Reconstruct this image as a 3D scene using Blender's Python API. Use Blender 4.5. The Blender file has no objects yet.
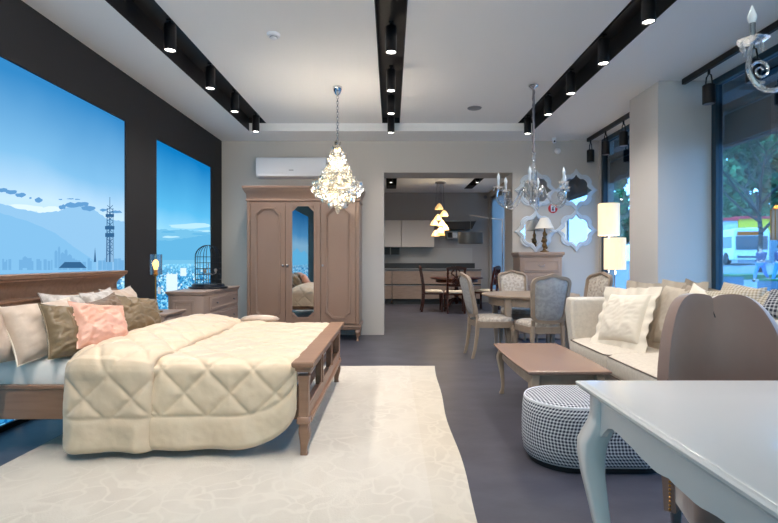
import bpy, math, random
from mathutils import Vector, noise, Matrix
R = random.Random(7)
PI = math.pi
sc = bpy.context.scene
COL = sc.collection
sin, cos = math.sin, math.cos

# ------------------------------------------------------------------ materials
def lin(c):
    return tuple(((v/255)/12.92 if v/255 <= .04045 else ((v/255+.055)/1.055)**2.4) for v in c)
def mat(name, col, rough=.5, metal=0, spec=.5, bump=None, var=None, sheen=0, coat=0, trans=0, emit=None, ior=1.45, alpha=1):
    """bump=(scale,strength,(stretch xyz)); var=(scale, colour2, (stretch), contrast)"""
    m = bpy.data.materials.new(name); m.use_nodes = True
    nt = m.node_tree; N = nt.nodes; L = nt.links; p = N['Principled BSDF']
    c = lin(col)
    p.inputs['Base Color'].default_value = (*c, 1)
    p.inputs['Roughness'].default_value = rough; p.inputs['Metallic'].default_value = metal
    p.inputs['Specular IOR Level'].default_value = spec; p.inputs['IOR'].default_value = ior
    p.inputs['Transmission Weight'].default_value = trans
    p.inputs['Coat Weight'].default_value = coat
    if sheen: p.inputs['Sheen Weight'].default_value = sheen; p.inputs['Sheen Roughness'].default_value = .4
    if emit: p.inputs['Emission Color'].default_value = (*lin(emit[0]), 1); p.inputs['Emission Strength'].default_value = emit[1]
    if bump or var: tc = N.new('ShaderNodeTexCoord')
    def tex(scale, stretch, detail=4):
        mp = N.new('ShaderNodeMapping'); mp.inputs['Scale'].default_value = stretch
        L.new(tc.outputs['Object'], mp.inputs['Vector'])
        t = N.new('ShaderNodeTexNoise'); t.inputs['Scale'].default_value = scale; t.inputs['Detail'].default_value = detail
        L.new(mp.outputs[0], t.inputs['Vector']); return t
    if bump:
        t = tex(bump[0], bump[2] if len(bump) > 2 else (1,1,1))
        b = N.new('ShaderNodeBump'); b.inputs['Strength'].default_value = bump[1]; b.inputs['Distance'].default_value = .01
        L.new(t.outputs['Fac'], b.inputs['Height']); L.new(b.outputs[0], p.inputs['Normal'])
    if var:
        t = tex(var[0], var[2] if len(var) > 2 else (1,1,1), 6)
        r = N.new('ShaderNodeValToRGB'); k = var[3] if len(var) > 3 else .15
        r.color_ramp.elements[0].position = .5-k; r.color_ramp.elements[1].position = .5+k
        r.color_ramp.elements[0].color = (*c, 1); r.color_ramp.elements[1].color = (*lin(var[1]), 1)
        L.new(t.outputs['Fac'], r.inputs[0]); L.new(r.outputs[0], p.inputs['Base Color'])
    return m
def emis(name, col, s):
    m = bpy.data.materials.new(name); m.use_nodes = True; nt = m.node_tree
    nt.nodes.remove(nt.nodes['Principled BSDF'])
    e = nt.nodes.new('ShaderNodeEmission'); e.inputs[0].default_value = (*lin(col), 1); e.inputs[1].default_value = s
    nt.links.new(e.outputs[0], nt.nodes['Material Output'].inputs[0]); return m
def clear(name, tint, gloss=.12, rough=.02, diff=0, fres=True):
    """thin clear glass: transparent + glossy, optional milky part"""
    m = bpy.data.materials.new(name); m.use_nodes = True; nt = m.node_tree; N = nt.nodes; L = nt.links
    N.remove(N['Principled BSDF'])
    t = N.new('ShaderNodeBsdfTransparent'); t.inputs[0].default_value = (*lin(tint), 1)
    g = N.new('ShaderNodeBsdfGlossy'); g.inputs['Roughness'].default_value = rough
    x = N.new('ShaderNodeMixShader'); x.inputs[0].default_value = gloss
    if fres:
        lw = N.new('ShaderNodeLayerWeight'); lw.inputs[0].default_value = .35
        mm = N.new('ShaderNodeMath'); mm.operation = 'MULTIPLY_ADD'; mm.inputs[1].default_value = .6; mm.inputs[2].default_value = gloss
        mm.use_clamp = True
        L.new(lw.outputs['Facing'], mm.inputs[0]); L.new(mm.outputs[0], x.inputs[0])
    L.new(t.outputs[0], x.inputs[1]); L.new(g.outputs[0], x.inputs[2]); out = x
    if diff:
        d = N.new('ShaderNodeBsdfTranslucent'); d.inputs[0].default_value = (.95,.95,.92,1)
        y = N.new('ShaderNodeMixShader'); y.inputs[0].default_value = diff
        L.new(x.outputs[0], y.inputs[1]); L.new(d.outputs[0], y.inputs[2]); out = y
    L.new(out.outputs[0], N['Material Output'].inputs[0]); return m

M_ = {}
M_['wall'] = mat('greige_wall_paint', (196,190,183), .85, bump=(60,.05))
M_['colwhite'] = mat('column_paint', (205,200,195), .85, bump=(60,.05))
M_['ceil'] = mat('ceiling_paint', (240,238,235), .9, bump=(50,.03))
M_['black'] = mat('black_wall_paint', (25,26,30), .7, bump=(80,.04))
M_['slot'] = mat('black_slot_lining', (28,27,29), .55)
M_['spot'] = mat('black_spot_metal', (26,25,27), .4, metal=.3)
M_['lens'] = emis('spot_lens_glow', (255,250,242), 9)
M_['floor'] = mat('dark_grey_vinyl', (62,62,71), .40, spec=.45, bump=(25,.06), var=(2.6,(82,81,91),(1,1.6,1),.22))
M_['taupe'] = mat('taupe_lacquered_wood', (146,119,102), .32, spec=.5, bump=(30,.04,(1,1,8)), var=(3,(140,111,95),(1,1,.4),.3))
M_['taupe2'] = mat('warm_taupe_wood', (156,120,97), .36, spec=.5, bump=(30,.05,(8,1,1)), var=(5,(132,99,78),(.5,6,6),.3))
M_['greytaupe'] = mat('grey_taupe_wood', (160,139,127), .42, bump=(30,.04), var=(4,(148,128,117),(1,1,1),.3))
M_['oakgrey'] = mat('antique_grey_beige_wood', (166,148,130), .42, bump=(40,.06), var=(9,(140,122,106),(1,1,.6),.3))
M_['coffee'] = mat('rosy_taupe_lacquer', (156,127,111), .22, spec=.55)
M_['dark'] = mat('dark_mahogany', (62,28,18), .3, spec=.6, var=(6,(88,40,24),(1,1,.4),.3))
M_['white'] = mat('white_lacquer', (234,230,226), .22, spec=.5, bump=(6,.015), coat=.15)
M_['sheet'] = mat('white_sheet', (238,232,226), .8, bump=(9,.5,(1,1,1)))
M_['quilt'] = mat('champagne_satin_quilt', (226,203,172), .38, sheen=.3, bump=(34,.16), var=(2,(219,193,165),(1,1,1),.3))
M_['rug'] = mat('ivory_rug', (198,188,174), .9, sheen=.15, bump=(120,.25), var=(4.5,(210,201,187),(1,.5,1),.2))
M_['sofa'] = mat('cream_linen', (222,212,198), .85, bump=(300,.2), sheen=.2, var=(40,(212,202,188)))
M_['piping'] = mat('dark_taupe_piping', (118,104,94), .8)
M_['pillowcream'] = mat('cream_cotton', (232,222,206), .85, bump=(14,.35))
M_['pillowgrey'] = mat('greige_linen', (188,176,160), .85, bump=(16,.3))
M_['pillowtaupe'] = mat('soft_taupe_linen', (158,146,132), .85, bump=(16,.3))
M_['bronze'] = mat('dark_bronze', (120,92,58), .4, metal=.6)
M_['beigevelvet'] = mat('beige_velvet', (206,186,168), .7, sheen=.5, bump=(10,.4), var=(8,(188,166,148)))
M_['silvervelvet'] = mat('silver_beige_damask', (206,198,192), .6, sheen=.4, bump=(12,.4), var=(22,(182,172,164),(1,1,1),.06))
M_['olive'] = mat('olive_satin', (126,106,78), .38, sheen=.3, bump=(11,.7), var=(7,(106,88,62)))
M_['taupesatin'] = mat('taupe_satin', (122,100,82), .45, bump=(11,.6))
M_['pink'] = mat('rose_satin', (222,164,140), .34, bump=(10,.8), var=(8,(236,184,164)))
M_['velvet'] = mat('mole_velvet', (150,124,114), .55, sheen=.8, bump=(14,.12), var=(3,(134,108,98),(1,1,.5),.2))
M_['brocade'] = mat('silver_brocade', (196,186,174), .55, sheen=.3, bump=(40,.3), var=(26,(172,160,148),(1,1,1),.05))
M_['brocadeback'] = mat('grey_blue_brocade', (150,148,148), .6, bump=(40,.2), var=(26,(164,162,160),(1,1,1),.06))
M_['seatcream'] = mat('cream_seat_fabric', (214,200,178), .75, bump=(60,.2))
M_['brass'] = mat('aged_brass', (190,140,70), .28, metal=1)
M_['chrome'] = mat('chrome', (215,218,222), .1, metal=1)
M_['steel'] = mat('brushed_steel', (150,150,152), .35, metal=1)
M_['blackmetal'] = mat('black_metal', (30,34,42), .35, metal=.6)
M_['acwhite'] = mat('white_plastic', (232,234,238), .4)
M_['acgrey'] = mat('grey_plastic', (120,122,128), .4)
M_['mirror'] = mat('mirror_silver', (235,238,240), .015, metal=1)
M_['pearl'] = mat('pearl_frame', (206,214,222), .35, spec=.6, bump=(60,.1))
M_['winframe'] = mat('dark_teal_window_frame', (34,58,72), .45, spec=.5)
M_['blind'] = mat('dark_roller_blind', (40,48,58), .8)
M_['paletube'] = mat('grey_tube', (120,140,158), .5)
M_['pane'] = clear('window_pane', (184,214,232), .03, .0)
M_['crystal'] = clear('cut_crystal', (236,240,244), .3, .06, diff=.16)
M_['crystalwarm'] = clear('cut_crystal_lit', (250,246,236), .3, .06, diff=.07)
M_['clearglass'] = clear('lamp_glass', (215,220,226), .14, .02)
M_['amber'] = clear('amber_glass', (244,190,150), .28, .08, diff=.35)
M_['bulb'] = emis('warm_bulb_glow', (255,236,200), 6)
M_['bulbamber'] = emis('amber_bulb_glow', (255,190,100), 5)
M_['bulboff'] = mat('frosted_bulb', (232,238,242), .25, spec=.6)
M_['flowerglow'] = mat('lit_petal_glass', (255,230,180), .4, emit=((255,200,120), .7))
M_['shade'] = mat('pleated_lampshade', (240,228,204), .8, bump=(60,.4,(1,1,.02)), emit=((255,226,176), .62))
M_['shadewhite'] = mat('white_cone_shade', (238,234,226), .8)
M_['candle'] = mat('white_sleeve', (226,230,232), .4)
M_['sleeve'] = mat('grey_velvet_sleeve', (112,110,118), .9)
M_['kitwhite'] = mat('cream_cabinet_front', (214,208,202), .4)
M_['kitwood'] = mat('grey_oak_front', (160,140,127), .55, bump=(20,.1,(1,1,12)), var=(6,(138,118,106),(1,1,7),.3))
M_['kitdark'] = mat('dark_stone', (58,60,62), .35)
M_['kitwall'] = mat('kitchen_back_wall', (168,165,164), .8, bump=(30,.04))
M_['kitsplash'] = mat('pale_splashback', (178,178,176), .5)
M_['kittop'] = mat('grey_worktop', (112,112,112), .35)
M_['red'] = mat('red_sticker', (190,30,34), .5)
M_['stickwhite'] = mat('white_sticker', (220,224,230), .5)
M_['asphalt'] = mat('pavement', (112,118,122), .9, bump=(20,.2), var=(3,(98,104,110)))
M_['foliage'] = mat('dark_evergreen', (36,76,60), .8, var=(.9,(70,116,74),(1,1,1),.12))
M_['foliage2'] = mat('mid_green_leaves', (52,98,68), .8, var=(1.2,(90,132,84),(1,1,1),.12))
M_['bark'] = mat('bark', (26,32,34), .9, bump=(20,.5))
M_['hedge'] = mat('clipped_hedge', (34,84,52), .9, bump=(60,.6), var=(30,(56,110,64)))
M_['planter'] = mat('grey_planter', (66,96,116), .7)
M_['buswhite'] = mat('bus_paint', (196,202,206), .35)
M_['busglass'] = mat('bus_window', (34,50,62), .15)
M_['tyre'] = mat('tyre', (24,26,28), .8)
M_['yellow'] = mat('yellow_panel', (236,200,40), .6)
M_['redpanel'] = mat('red_panel', (206,48,60), .6)
M_['ledorange'] = emis('destination_sign_glow', (255,150,30), 1.3)
M_['jacket'] = mat('navy_jacket', (58,62,92), .8)
M_['jeans'] = mat('blue_jeans', (60,120,180), .85)
M_['skin'] = mat('skin', (205,160,138), .6)
M_['hair'] = mat('dark_hair', (40,32,30), .7)
M_['tag'] = mat('white_card_tag', (226,228,230), .7)
M_['orange'] = mat('orange_tag', (220,110,40), .6)
M_['facade'] = mat('street_facade', (140,150,160), .8, var=(.4,(120,132,146)))

def check_mat(name, a, b, pitch, weave=.5, rough=.8):
    m = mat(name, a, rough); nt = m.node_tree; N = nt.nodes; L = nt.links
    uv = N.new('ShaderNodeUVMap'); sp = N.new('ShaderNodeSeparateXYZ'); L.new(uv.outputs[0], sp.inputs[0])
    outs = []
    for k in (0, 1):
        d = N.new('ShaderNodeMath'); d.operation = 'DIVIDE'; d.inputs[1].default_value = pitch; L.new(sp.outputs[k], d.inputs[0])
        f = N.new('ShaderNodeMath'); f.operation = 'FRACT'; L.new(d.outputs[0], f.inputs[0])
        g = N.new('ShaderNodeMath'); g.operation = 'GREATER_THAN'; g.inputs[1].default_value = weave; L.new(f.outputs[0], g.inputs[0]); outs.append(g)
    ad = N.new('ShaderNodeMath'); ad.operation = 'MULTIPLY_ADD'; ad.inputs[1].default_value = .5
    h = N.new('ShaderNodeMath'); h.operation = 'MULTIPLY'; h.inputs[1].default_value = .5
    L.new(outs[0].outputs[0], h.inputs[0]); L.new(outs[1].outputs[0], ad.inputs[0]); L.new(h.outputs[0], ad.inputs[2])
    mx = N.new('ShaderNodeMix'); mx.data_type = 'RGBA'
    mx.inputs[6].default_value = (*lin(a), 1); mx.inputs[7].default_value = (*lin(b), 1)
    L.new(ad.outputs[0], mx.inputs[0]); L.new(mx.outputs[2], N['Principled BSDF'].inputs['Base Color']); return m
M_['houndstooth'] = check_mat('navy_white_houndstooth', (226,228,230), (38,42,62), .019, .42)
M_['beigecheck'] = check_mat('beige_waffle_check', (204,194,176), (150,136,116), .02, .5)
M_['navycheck'] = check_mat('navy_check', (186,188,192), (34,38,54), .022, .4)

# ------------------------------------------------------------------ mesh helper
class MB:
    def __init__(s): s.v = []; s.f = []; s.mi = []; s.cur = 0; s.uv = None
    def add(s, vs, fs):
        b = len(s.v); s.v += [tuple(x) for x in vs]
        for f in fs: s.f.append(tuple(b+i for i in f)); s.mi.append(s.cur)
        return s
    def box(s, x0, y0, z0, x1, y1, z1):
        x0,x1 = min(x0,x1),max(x0,x1); y0,y1 = min(y0,y1),max(y0,y1); z0,z1 = min(z0,z1),max(z0,z1)
        vs = [(x0,y0,z0),(x1,y0,z0),(x1,y1,z0),(x0,y1,z0),(x0,y0,z1),(x1,y0,z1),(x1,y1,z1),(x0,y1,z1)]
        return s.add(vs, [(0,3,2,1),(4,5,6,7),(0,1,5,4),(1,2,6,5),(2,3,7,6),(3,0,4,7)])
    def loft(s, rings, cap=True, closed=True, loop=False):
        n = len(rings[0]); vs = [p for r in rings for p in r]; fs = []
        m = len(rings)
        for i in range(m if loop else m-1):
            j2 = (i+1) % m
            for j in range(n if closed else n-1):
                k = (j+1) % n
                fs.append((i*n+j, i*n+k, j2*n+k, j2*n+j))
        if cap and not loop:
            fs.append(tuple(reversed(range(n)))); fs.append(tuple((m-1)*n+j for j in range(n)))
        return s.add(vs, fs)
    def lathe(s, prof, c=(0,0,0), n=24, sx=1, sy=1, cap=True):
        return s.loft([[(c[0]+r*sx*cos(2*PI*j/n), c[1]+r*sy*sin(2*PI*j/n), c[2]+z) for j in range(n)] for r, z in prof], cap)
    def tube(s, pts, r, n=8, cap=True, loop=False):
        pts = [Vector(p) for p in pts]; rr = r if isinstance(r, (list, tuple)) else [r]*len(pts)
        rings = []; up = None; m = len(pts)
        for i, p in enumerate(pts):
            if loop: t = pts[(i+1) % m]-pts[i-1]
            else: t = pts[min(i+1, m-1)]-pts[max(i-1, 0)]
            t.normalize()
            if up is None: up = Vector((0,0,1)) if abs(t.z) < .9 else Vector((1,0,0))
            a = t.cross(up); a.normalize(); b = a.cross(t); b.normalize(); up = b
            rings.append([tuple(p+a*rr[i]*cos(2*PI*j/n)+b*rr[i]*sin(2*PI*j/n)) for j in range(n)])
        return s.loft(rings, cap, True, loop)
    def sphere(s, c, r, n=12, m=8, sz=1):
        return s.lathe([(max(1e-4, r*sin(PI*i/m)), -r*sz*cos(PI*i/m)) for i in range(m+1)], c, n)
    def mould(s, x0, y0, x1, y1, prof, sides='lrfb'):
        """stack of rectangles: prof = (z, out)"""
        rings = []
        for z, o in prof:
            a = x0-(o if 'l' in sides else 0); b = x1+(o if 'r' in sides else 0)
            c = y0-(o if 'f' in sides else 0); d = y1+(o if 'b' in sides else 0)
            rings.append([(a,c,z),(b,c,z),(b,d,z),(a,d,z)])
        return s.loft(rings)
    def ring(s, pts, w, d0, d1, T, prof=None):
        """frame following a closed 2d outline; T maps (u,v,d) to 3d"""
        inn = offset(pts, w); n = len(pts)
        mid = offset(pts, w*.5)
        hi = d1+(d1-d0)*.35
        rings = [[T(*p, d0) for p in pts], [T(*p, d1) for p in pts], [T(*p, hi) for p in mid], [T(*p, d1) for p in inn], [T(*p, d0) for p in inn]]
        vs = [p for r in rings for p in r]; fs = []
        for i in range(5):
            k2 = (i+1) % 5
            for j in range(n):
                k = (j+1) % n; fs.append((i*n+j, i*n+k, k2*n+k, k2*n+j))
        return s.add(vs, fs)
    def pad(s, pts, d0, d1, T, k=6, back=True):
        cx = sum(p[0] for p in pts)/len(pts); cy = sum(p[1] for p in pts)/len(pts)
        rings = []
        for i in range(k+1):
            a = 1-i/k*.98
            h = d0+(d1-d0)*math.sqrt(max(0, 1-a**3))
            rings.append([T(cx+(p[0]-cx)*a, cy+(p[1]-cy)*a, h) for p in pts])
        return s.loft(rings)
    def grid(s, fn, nu, nv, uvfn=None):
        vs = []; fs = []
        for i in range(nu+1):
            for j in range(nv+1): vs.append(fn(i/nu, j/nv))
        for i in range(nu):
            for j in range(nv):
                a = i*(nv+1)+j; fs.append((a, a+nv+1, a+nv+2, a+1))
        return s.add(vs, fs)
    def build(s, name, m, parent=None, bevel=0, seg=2, world=False, ang=38, smooth=True, sub=0, uv=None, weld=False):
        me = bpy.data.meshes.new(name)
        vs = s.v
        if world and parent is not None:
            q = parent
            l = Vector((0,0,0))
            while q is not None: l += q.location; q = q.parent
            vs = [(x-l.x, y-l.y, z-l.z) for x, y, z in vs]
        me.from_pydata(vs, [], s.f)
        ms = m if isinstance(m, (list, tuple)) else [m]
        for q in ms: me.materials.append(M_[q])
        if len(ms) > 1:
            for p, i in zip(me.polygons, s.mi): p.material_index = i
        if uv:
            ul = me.uv_layers.new(name='UVMap')
            for lp in me.loops: ul.data[lp.index].uv = uv[lp.vertex_index]
        import bmesh
        bm = bmesh.new(); bm.from_mesh(me)
        if weld: bmesh.ops.remove_doubles(bm, verts=bm.verts, dist=1e-5)
        bmesh.ops.recalc_face_normals(bm, faces=bm.faces); bm.to_mesh(me); bm.free()
        if smooth:
            me.shade_smooth(); me.set_sharp_from_angle(angle=math.radians(ang))
        o = bpy.data.objects.new(name, me); COL.objects.link(o)
        if parent is not None: o.parent = parent
        if bevel:
            b = o.modifiers.new('bevel', 'BEVEL'); b.width = bevel; b.segments = seg; b.limit_method = 'ANGLE'; b.angle_limit = math.radians(40)
            me.shade_smooth(); b.harden_normals = False
        if sub:
            q = o.modifiers.new('subdivision', 'SUBSURF'); q.levels = sub; q.render_levels = sub
        return o
def offset(pts, w):
    n = len(pts); out = []
    area = sum(pts[i][0]*pts[(i+1) % n][1]-pts[(i+1) % n][0]*pts[i][1] for i in range(n))
    sg = 1 if area > 0 else -1
    for i in range(n):
        a = Vector(pts[i-1]); b = Vector(pts[i]); c = Vector(pts[(i+1) % n])
        t1 = (b-a).normalized(); t2 = (c-b).normalized()
        n1 = Vector((-t1.y, t1.x))*sg; n2 = Vector((-t2.y, t2.x))*sg
        q = n1+n2; q = q/max(q.length, 1e-6); k = max(.45, q.dot(n1))
        out.append(tuple(b+q*w/k))
    return out
def thing(name, label, cat, loc=(0,0,0), rz=0, group=None):
    o = bpy.data.objects.new(name, None); COL.objects.link(o); o.empty_display_size = .1
    o.location = loc; o.rotation_euler = (0,0,rz); return tag(o, label, cat, group)
def tag(o, label=None, cat=None, group=None, kind=None):
    if label: o['label'] = label
    if cat: o['category'] = cat
    if group: o['group'] = group
    if kind: o['kind'] = kind
    return o
def struct(o): o['kind'] = 'structure'; return o
def dup(root, loc, rz=0, label=None, parent=None):
    r = root.copy(); COL.objects.link(r); r.location = loc; r.rotation_euler = (0,0,rz)
    if label: r['label'] = label
    def kids(a, b):
        for ch in list(a.children):
            c = ch.copy(); COL.objects.link(c); c.parent = b; kids(ch, c)
    kids(root, r); return r
def rrect(x0, z0, x1, z1, r, n=5):
    out = []
    for cx, cz, a0 in ((x1-r,z0+r,-90),(x1-r,z1-r,0),(x0+r,z1-r,90),(x0+r,z0+r,180)):
        for i in range(n+1):
            a = math.radians(a0+90*i/n); out.append((cx+r*cos(a), cz+r*sin(a)))
    return out
def notched(x0, z0, x1, z1, c):
    q = [(0,c),(.3*c,c),(c,.3*c),(c,0)]
    return ([(x0+a, z0+b) for a, b in q]+[(x1-a, z0+b) for a, b in reversed(q)]
            +[(x1-a, z1-b) for a, b in q]+[(x0+a, z1-b) for a, b in reversed(q)])
def sq(cx, cy, z, h, ch=.25, hy=None):
    hy = hy or h; c = h*ch; d = hy*ch
    return [(cx-h+c,cy-hy,z),(cx+h-c,cy-hy,z),(cx+h,cy-hy+d,z),(cx+h,cy+hy-d,z),(cx+h-c,cy+hy,z),(cx-h+c,cy+hy,z),(cx-h,cy+hy-d,z),(cx-h,cy-hy+d,z)]
def cab_leg(x, y, h, dx, dy, s, out, k=1, z0=0):
    """cabriole leg; bulges towards (dx,dy)"""
    prof = [(1,0,1.0),(.93,.15,1.0),(.86,.7,1.05),(.8,1,1.0),(.7,.95,.84),(.58,.6,.68),(.45,.2,.55),(.3,-.15,.45),(.17,-.2,.4),(.08,.05,.44),(.03,.4,.58),(0,.45,.55)]
    m = MB(); m.loft([sq(x+dx*out*o, y+dy*out*o, z0+h*t, s*w, .3) for t, o, w in prof]); return m

# ------------------------------------------------------------------ camera
cam = bpy.data.cameras.new('camera'); co = bpy.data.objects.new('camera', cam); COL.objects.link(co)
co.location = (0,0,1.2); co.rotation_euler = (PI/2,0,0)
cam.sensor_width = 36; cam.lens = 486/778*36; cam.shift_x = -2/778; cam.shift_y = -1.5/778
cam.clip_start = .02; cam.clip_end = 300
sc.camera = co
F = 486
def P(x, y, D):
    return ((x-391)/F*D, D, 1.2+(260-y)/F*D)

XL, XR, YB, YF, ZS, ZC = -2.71, 3.40, 7.78, -3.2, 3.105, 3.22
# ------------------------------------------------------------------ shell
m = MB(); m.box(XL-.3, YF-.2, -.12, XR, 14, 0)
struct(m.build('floor', 'floor', smooth=False))
m = MB()
m.box(-1.84, YF, ZC, -.13, 7.18, ZC+.2); m.box(.13, YF, ZC, 1.87, 7.18, ZC+.2)
m.box(XL-.3, YF, ZS, -2.10, YB, ZS+.32); m.box(-2.10, 7.18, ZS, 2.10, YB, ZS+.32); m.box(2.10, YF, ZS, 2.85, YB, ZS+.32)
m.box(2.85, YF, ZS+.012, XR+.15, YB, ZS+.32)
m.box(XL-.3, YF-.2, ZS, XR+.15, YF, ZS+.32)
struct(m.build('ceiling', 'ceil', smooth=False))
n = 1
for x0, x1 in ((-2.10,-1.84),(-.13,.13),(1.87,2.10)):
    m = MB(); m.box(x0, YF, 3.30, x1, 7.18, 3.34)
    e = .004
    m.box(x0, YF, ZS+.002, x0+e, 7.18, 3.30) if x0 == -2.10 else m.box(x0, YF, ZC+.002, x0+e, 7.18, 3.30)
    m.box(x1-e, YF, (ZS if x1 == 2.10 else ZC)+.002, x1, 7.18, 3.30)
    m.box(x0+e, 7.176, ZC+.002, x1-e, 7.18, 3.30)
    xt = {-2.10:-1.90, -.13:0, 1.87:1.95}[x0]
    m.box(xt-.018, YF+.1, 3.262, xt+.018, 7.05, 3.30)
    struct(m.build('trim_%d' % n, 'slot', smooth=False)); n += 1
# left black wall with recesses for lit panels
PC = (-1.7, .95, .04, 2.62); PA = (2.3, 4.97, .04, 2.62); PB = (5.62, 7.33, .04, 2.60)
m = MB()
m.box(XL-.3, YF, 0, XL, PC[0], ZS); m.box(XL-.3, PC[1], 0, XL, PA[0], ZS); m.box(XL-.3, PA[1], 0, XL, PB[0], ZS); m.box(XL-.3, PB[1], 0, XL, YB, ZS)
for p in (PA, PB, PC): m.box(XL-.3, p[0], p[3], XL, p[1], ZS); m.box(XL-.3, p[0], 0, XL, p[1], p[2]); m.box(XL-.3, p[0], p[2], XL-.09, p[1], p[3])
struct(m.build('wall_left', 'black', smooth=False))
# back wall with doorway
DX0, DX1, DZ, YK = -.112, 1.945, 2.60, 8.33
m = MB(); m.box(XL-.3, YB, 0, DX0, YK, ZS); m.box(DX1, YB, 0, 2.85, YK, ZS); m.box(2.85, YB, 0, XR+.15, YK, ZS+.3); m.box(DX0, YB, DZ, DX1, YK, ZS)
struct(m.build('wall_back', 'wall', smooth=False))
m = MB(); m.box(XL-.3, YF-.2, 0, -2.2, YF, ZS); m.box(3.1, YF-.2, 0, XR+.15, YF, ZS); m.box(-2.2, YF-.2, 2.85, 3.1, YF, ZS); struct(m.build('wall_front', 'wall', smooth=False))
w4 = bpy.data.objects.new('fill_window', None); COL.objects.link(w4); struct(w4); w4.location = (.45, YF-.1, 0)  # unseen window added behind the camera for soft frontal daylight
m = MB()
for q in (-2.2, -.43, 1.33, 3.04): m.box(q, YF-.14, 0, q+.06, YF-.06, 2.85)
m.box(-2.14, YF-.14, 0, 3.04, YF-.06, .08); m.box(-2.14, YF-.14, 2.79, 3.04, YF-.06, 2.85); m.build('window_frame', 'winframe', w4, world=True)
m = MB(); m.box(-2.14, YF-.105, .08, 3.04, YF-.098, 2.79); m.build('window_glass', 'pane', w4, world=True, smooth=False)
# kitchen room
KR, KY = 2.76, 13.75
m = MB(); m.box(XL-.3, KY, 0, KR+.2, KY+.15, ZS+.3); struct(m.build('wall_kitchen_back', 'kitwall', smooth=False))
m = MB(); m.box(XL-.15, YK, 0, XL, KY, ZS+.3); struct(m.build('wall_kitchen_left', 'kitwall', smooth=False))
m = MB(); m.box(KR, 13.6, 0, KR+.15, KY, ZS+.3); m.box(KR, YK, 0, KR+.15, 8.6, ZS+.3); m.box(KR, 8.6, 2.95, KR+.15, 13.6, ZS+.3)
struct(m.build('wall_kitchen_right', 'kitwall', smooth=False))
m = MB(); m.box(XL-.3, YK, ZS, 0-.12, KY, ZS+.3); m.box(.14, YK, ZS, 1.95, KY, ZS+.3); m.box(2.17, YK, ZS, KR, KY, ZS+.3)
m.box(-.12, YK, ZS, .14, 9.8, ZS+.3); m.box(-.12, 13.0, ZS, .14, KY, ZS+.3); m.box(1.95, YK, ZS, 2.17, 9.8, ZS+.3); m.box(1.95, 13.0, ZS, 2.17, KY, ZS+.3)
struct(m.build('ceiling_kitchen', 'ceil', smooth=False))
m = MB()
for a, b in ((-.12,.14),(1.95,2.17)):
    m.box(a, 9.8, ZS+.2, b, 13.0, ZS+.24); m.box(a, 9.8, ZS+.002, a+.004, 13.0, ZS+.2); m.box(b-.004, 9.8, ZS+.002, b, 13.0, ZS+.2); m.box(a, 12.396, ZS+.002, b, 13.0, ZS+.2)
struct(m.build('trim_4', 'slot', smooth=False))
# right wall: pier and two window bays
m = MB(); m.box(2.85, 5.19, 0, XR+.15, 5.81, ZS+.012)
struct(m.build('wall_pier', 'colwhite', bevel=.004, smooth=False))
m = MB(); m.box(XR, YF, 0, XR+.15, 1.2, ZS+.012); m.box(XR-.07, 7.74, 0, XR+.15, YB, ZS+.012); m.box(XR+.05, 5.81, 0, XR+.15, 5.83, ZS+.012)
struct(m.build('wall_right', 'wall', smooth=False))
def window(nm, y0, y1, blindz, mull, XR=XR):
    w = bpy.data.objects.new(nm, None); COL.objects.link(w); struct(w); w.location = (XR+.05, (y0+y1)/2, 0)
    zt = ZS+.01; a, b = XR+.02, XR+.10
    m = MB(); m.box(a, y0, 0, b, y0+.07, zt); m.box(a, y1-.07, 0, b, y1, zt); m.box(a, y0+.07, 0, b, y1-.07, .08); m.box(a, y0+.07, zt-.07, b, y1-.07, zt)
    for q in mull: m.box(a, q-.03, .08, b, q+.03, zt-.07)
    m.build('window_frame', 'winframe', w, bevel=.004, world=True)
    m = MB(); m.box(XR+.055, y0+.07, .08, XR+.063, y1-.07, zt-.07)
    m.build('window_glass', 'pane', w, world=True, smooth=False)
    m = MB(); m.box(XR+.16, y0, blindz, XR+.17, y1, blindz+.30); m.box(XR+.15, y0, blindz-.02, XR+.18, y1, blindz); 
    m.box(XR+.14, y0, 2.78, XR+.26, y1, 2.85)
    m.build('roller_blind', 'blind', w, world=True, smooth=False)
    m = MB(); m.tube([(XR+.2, y0, 2.745),(XR+.2, y1, 2.745)], .03, 10); m.build('blind_roller', 'paletube', w, world=True)
window('window_1', 1.2, 5.19, 2.44, [3.2]); window('window_2', 5.81, 7.74, 2.44, [], XR-.07)
w3 = bpy.data.objects.new('stand_in_window', None); COL.objects.link(w3); struct(w3); w3.location = (KR+.1, 10.8, 0)  # made-up window in place of a kitchen wall in blue light
m = MB(); m.box(KR+.03, 8.6, 0, KR+.11, 8.68, 2.95); m.box(KR+.07, 13.52, 0, KR+.13, 13.6, 2.95); m.box(KR+.07, 8.68, 2.87, KR+.13, 13.52, 2.95)
m.build('window_frame', 'winframe', w3, world=True, bevel=.004)
sheer = bpy.data.materials.new('blue_lit_wall_screen'); sheer.use_nodes = True; nt = sheer.node_tree  # sky-lit screen imitating the blue light on the kitchen wall
nt.nodes.remove(nt.nodes['Principled BSDF']); t_ = nt.nodes.new('ShaderNodeBsdfTranslucent'); t_.inputs[0].default_value = (.26,.31,.35,1)
d_ = nt.nodes.new('ShaderNodeBsdfDiffuse'); d_.inputs[0].default_value = (.30,.33,.36,1); x_ = nt.nodes.new('ShaderNodeMixShader')
nt.links.new(t_.outputs[0], x_.inputs[1]); nt.links.new(d_.outputs[0], x_.inputs[2]); x_.inputs[0].default_value = .35
nt.links.new(x_.outputs[0], nt.nodes['Material Output'].inputs[0]); M_['sheer'] = sheer
cur = bpy.data.materials.new('warm_fill_curtain'); cur.use_nodes = True; nt = cur.node_tree  # tint of the added curtain turns the blue fill daylight warmer
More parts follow.
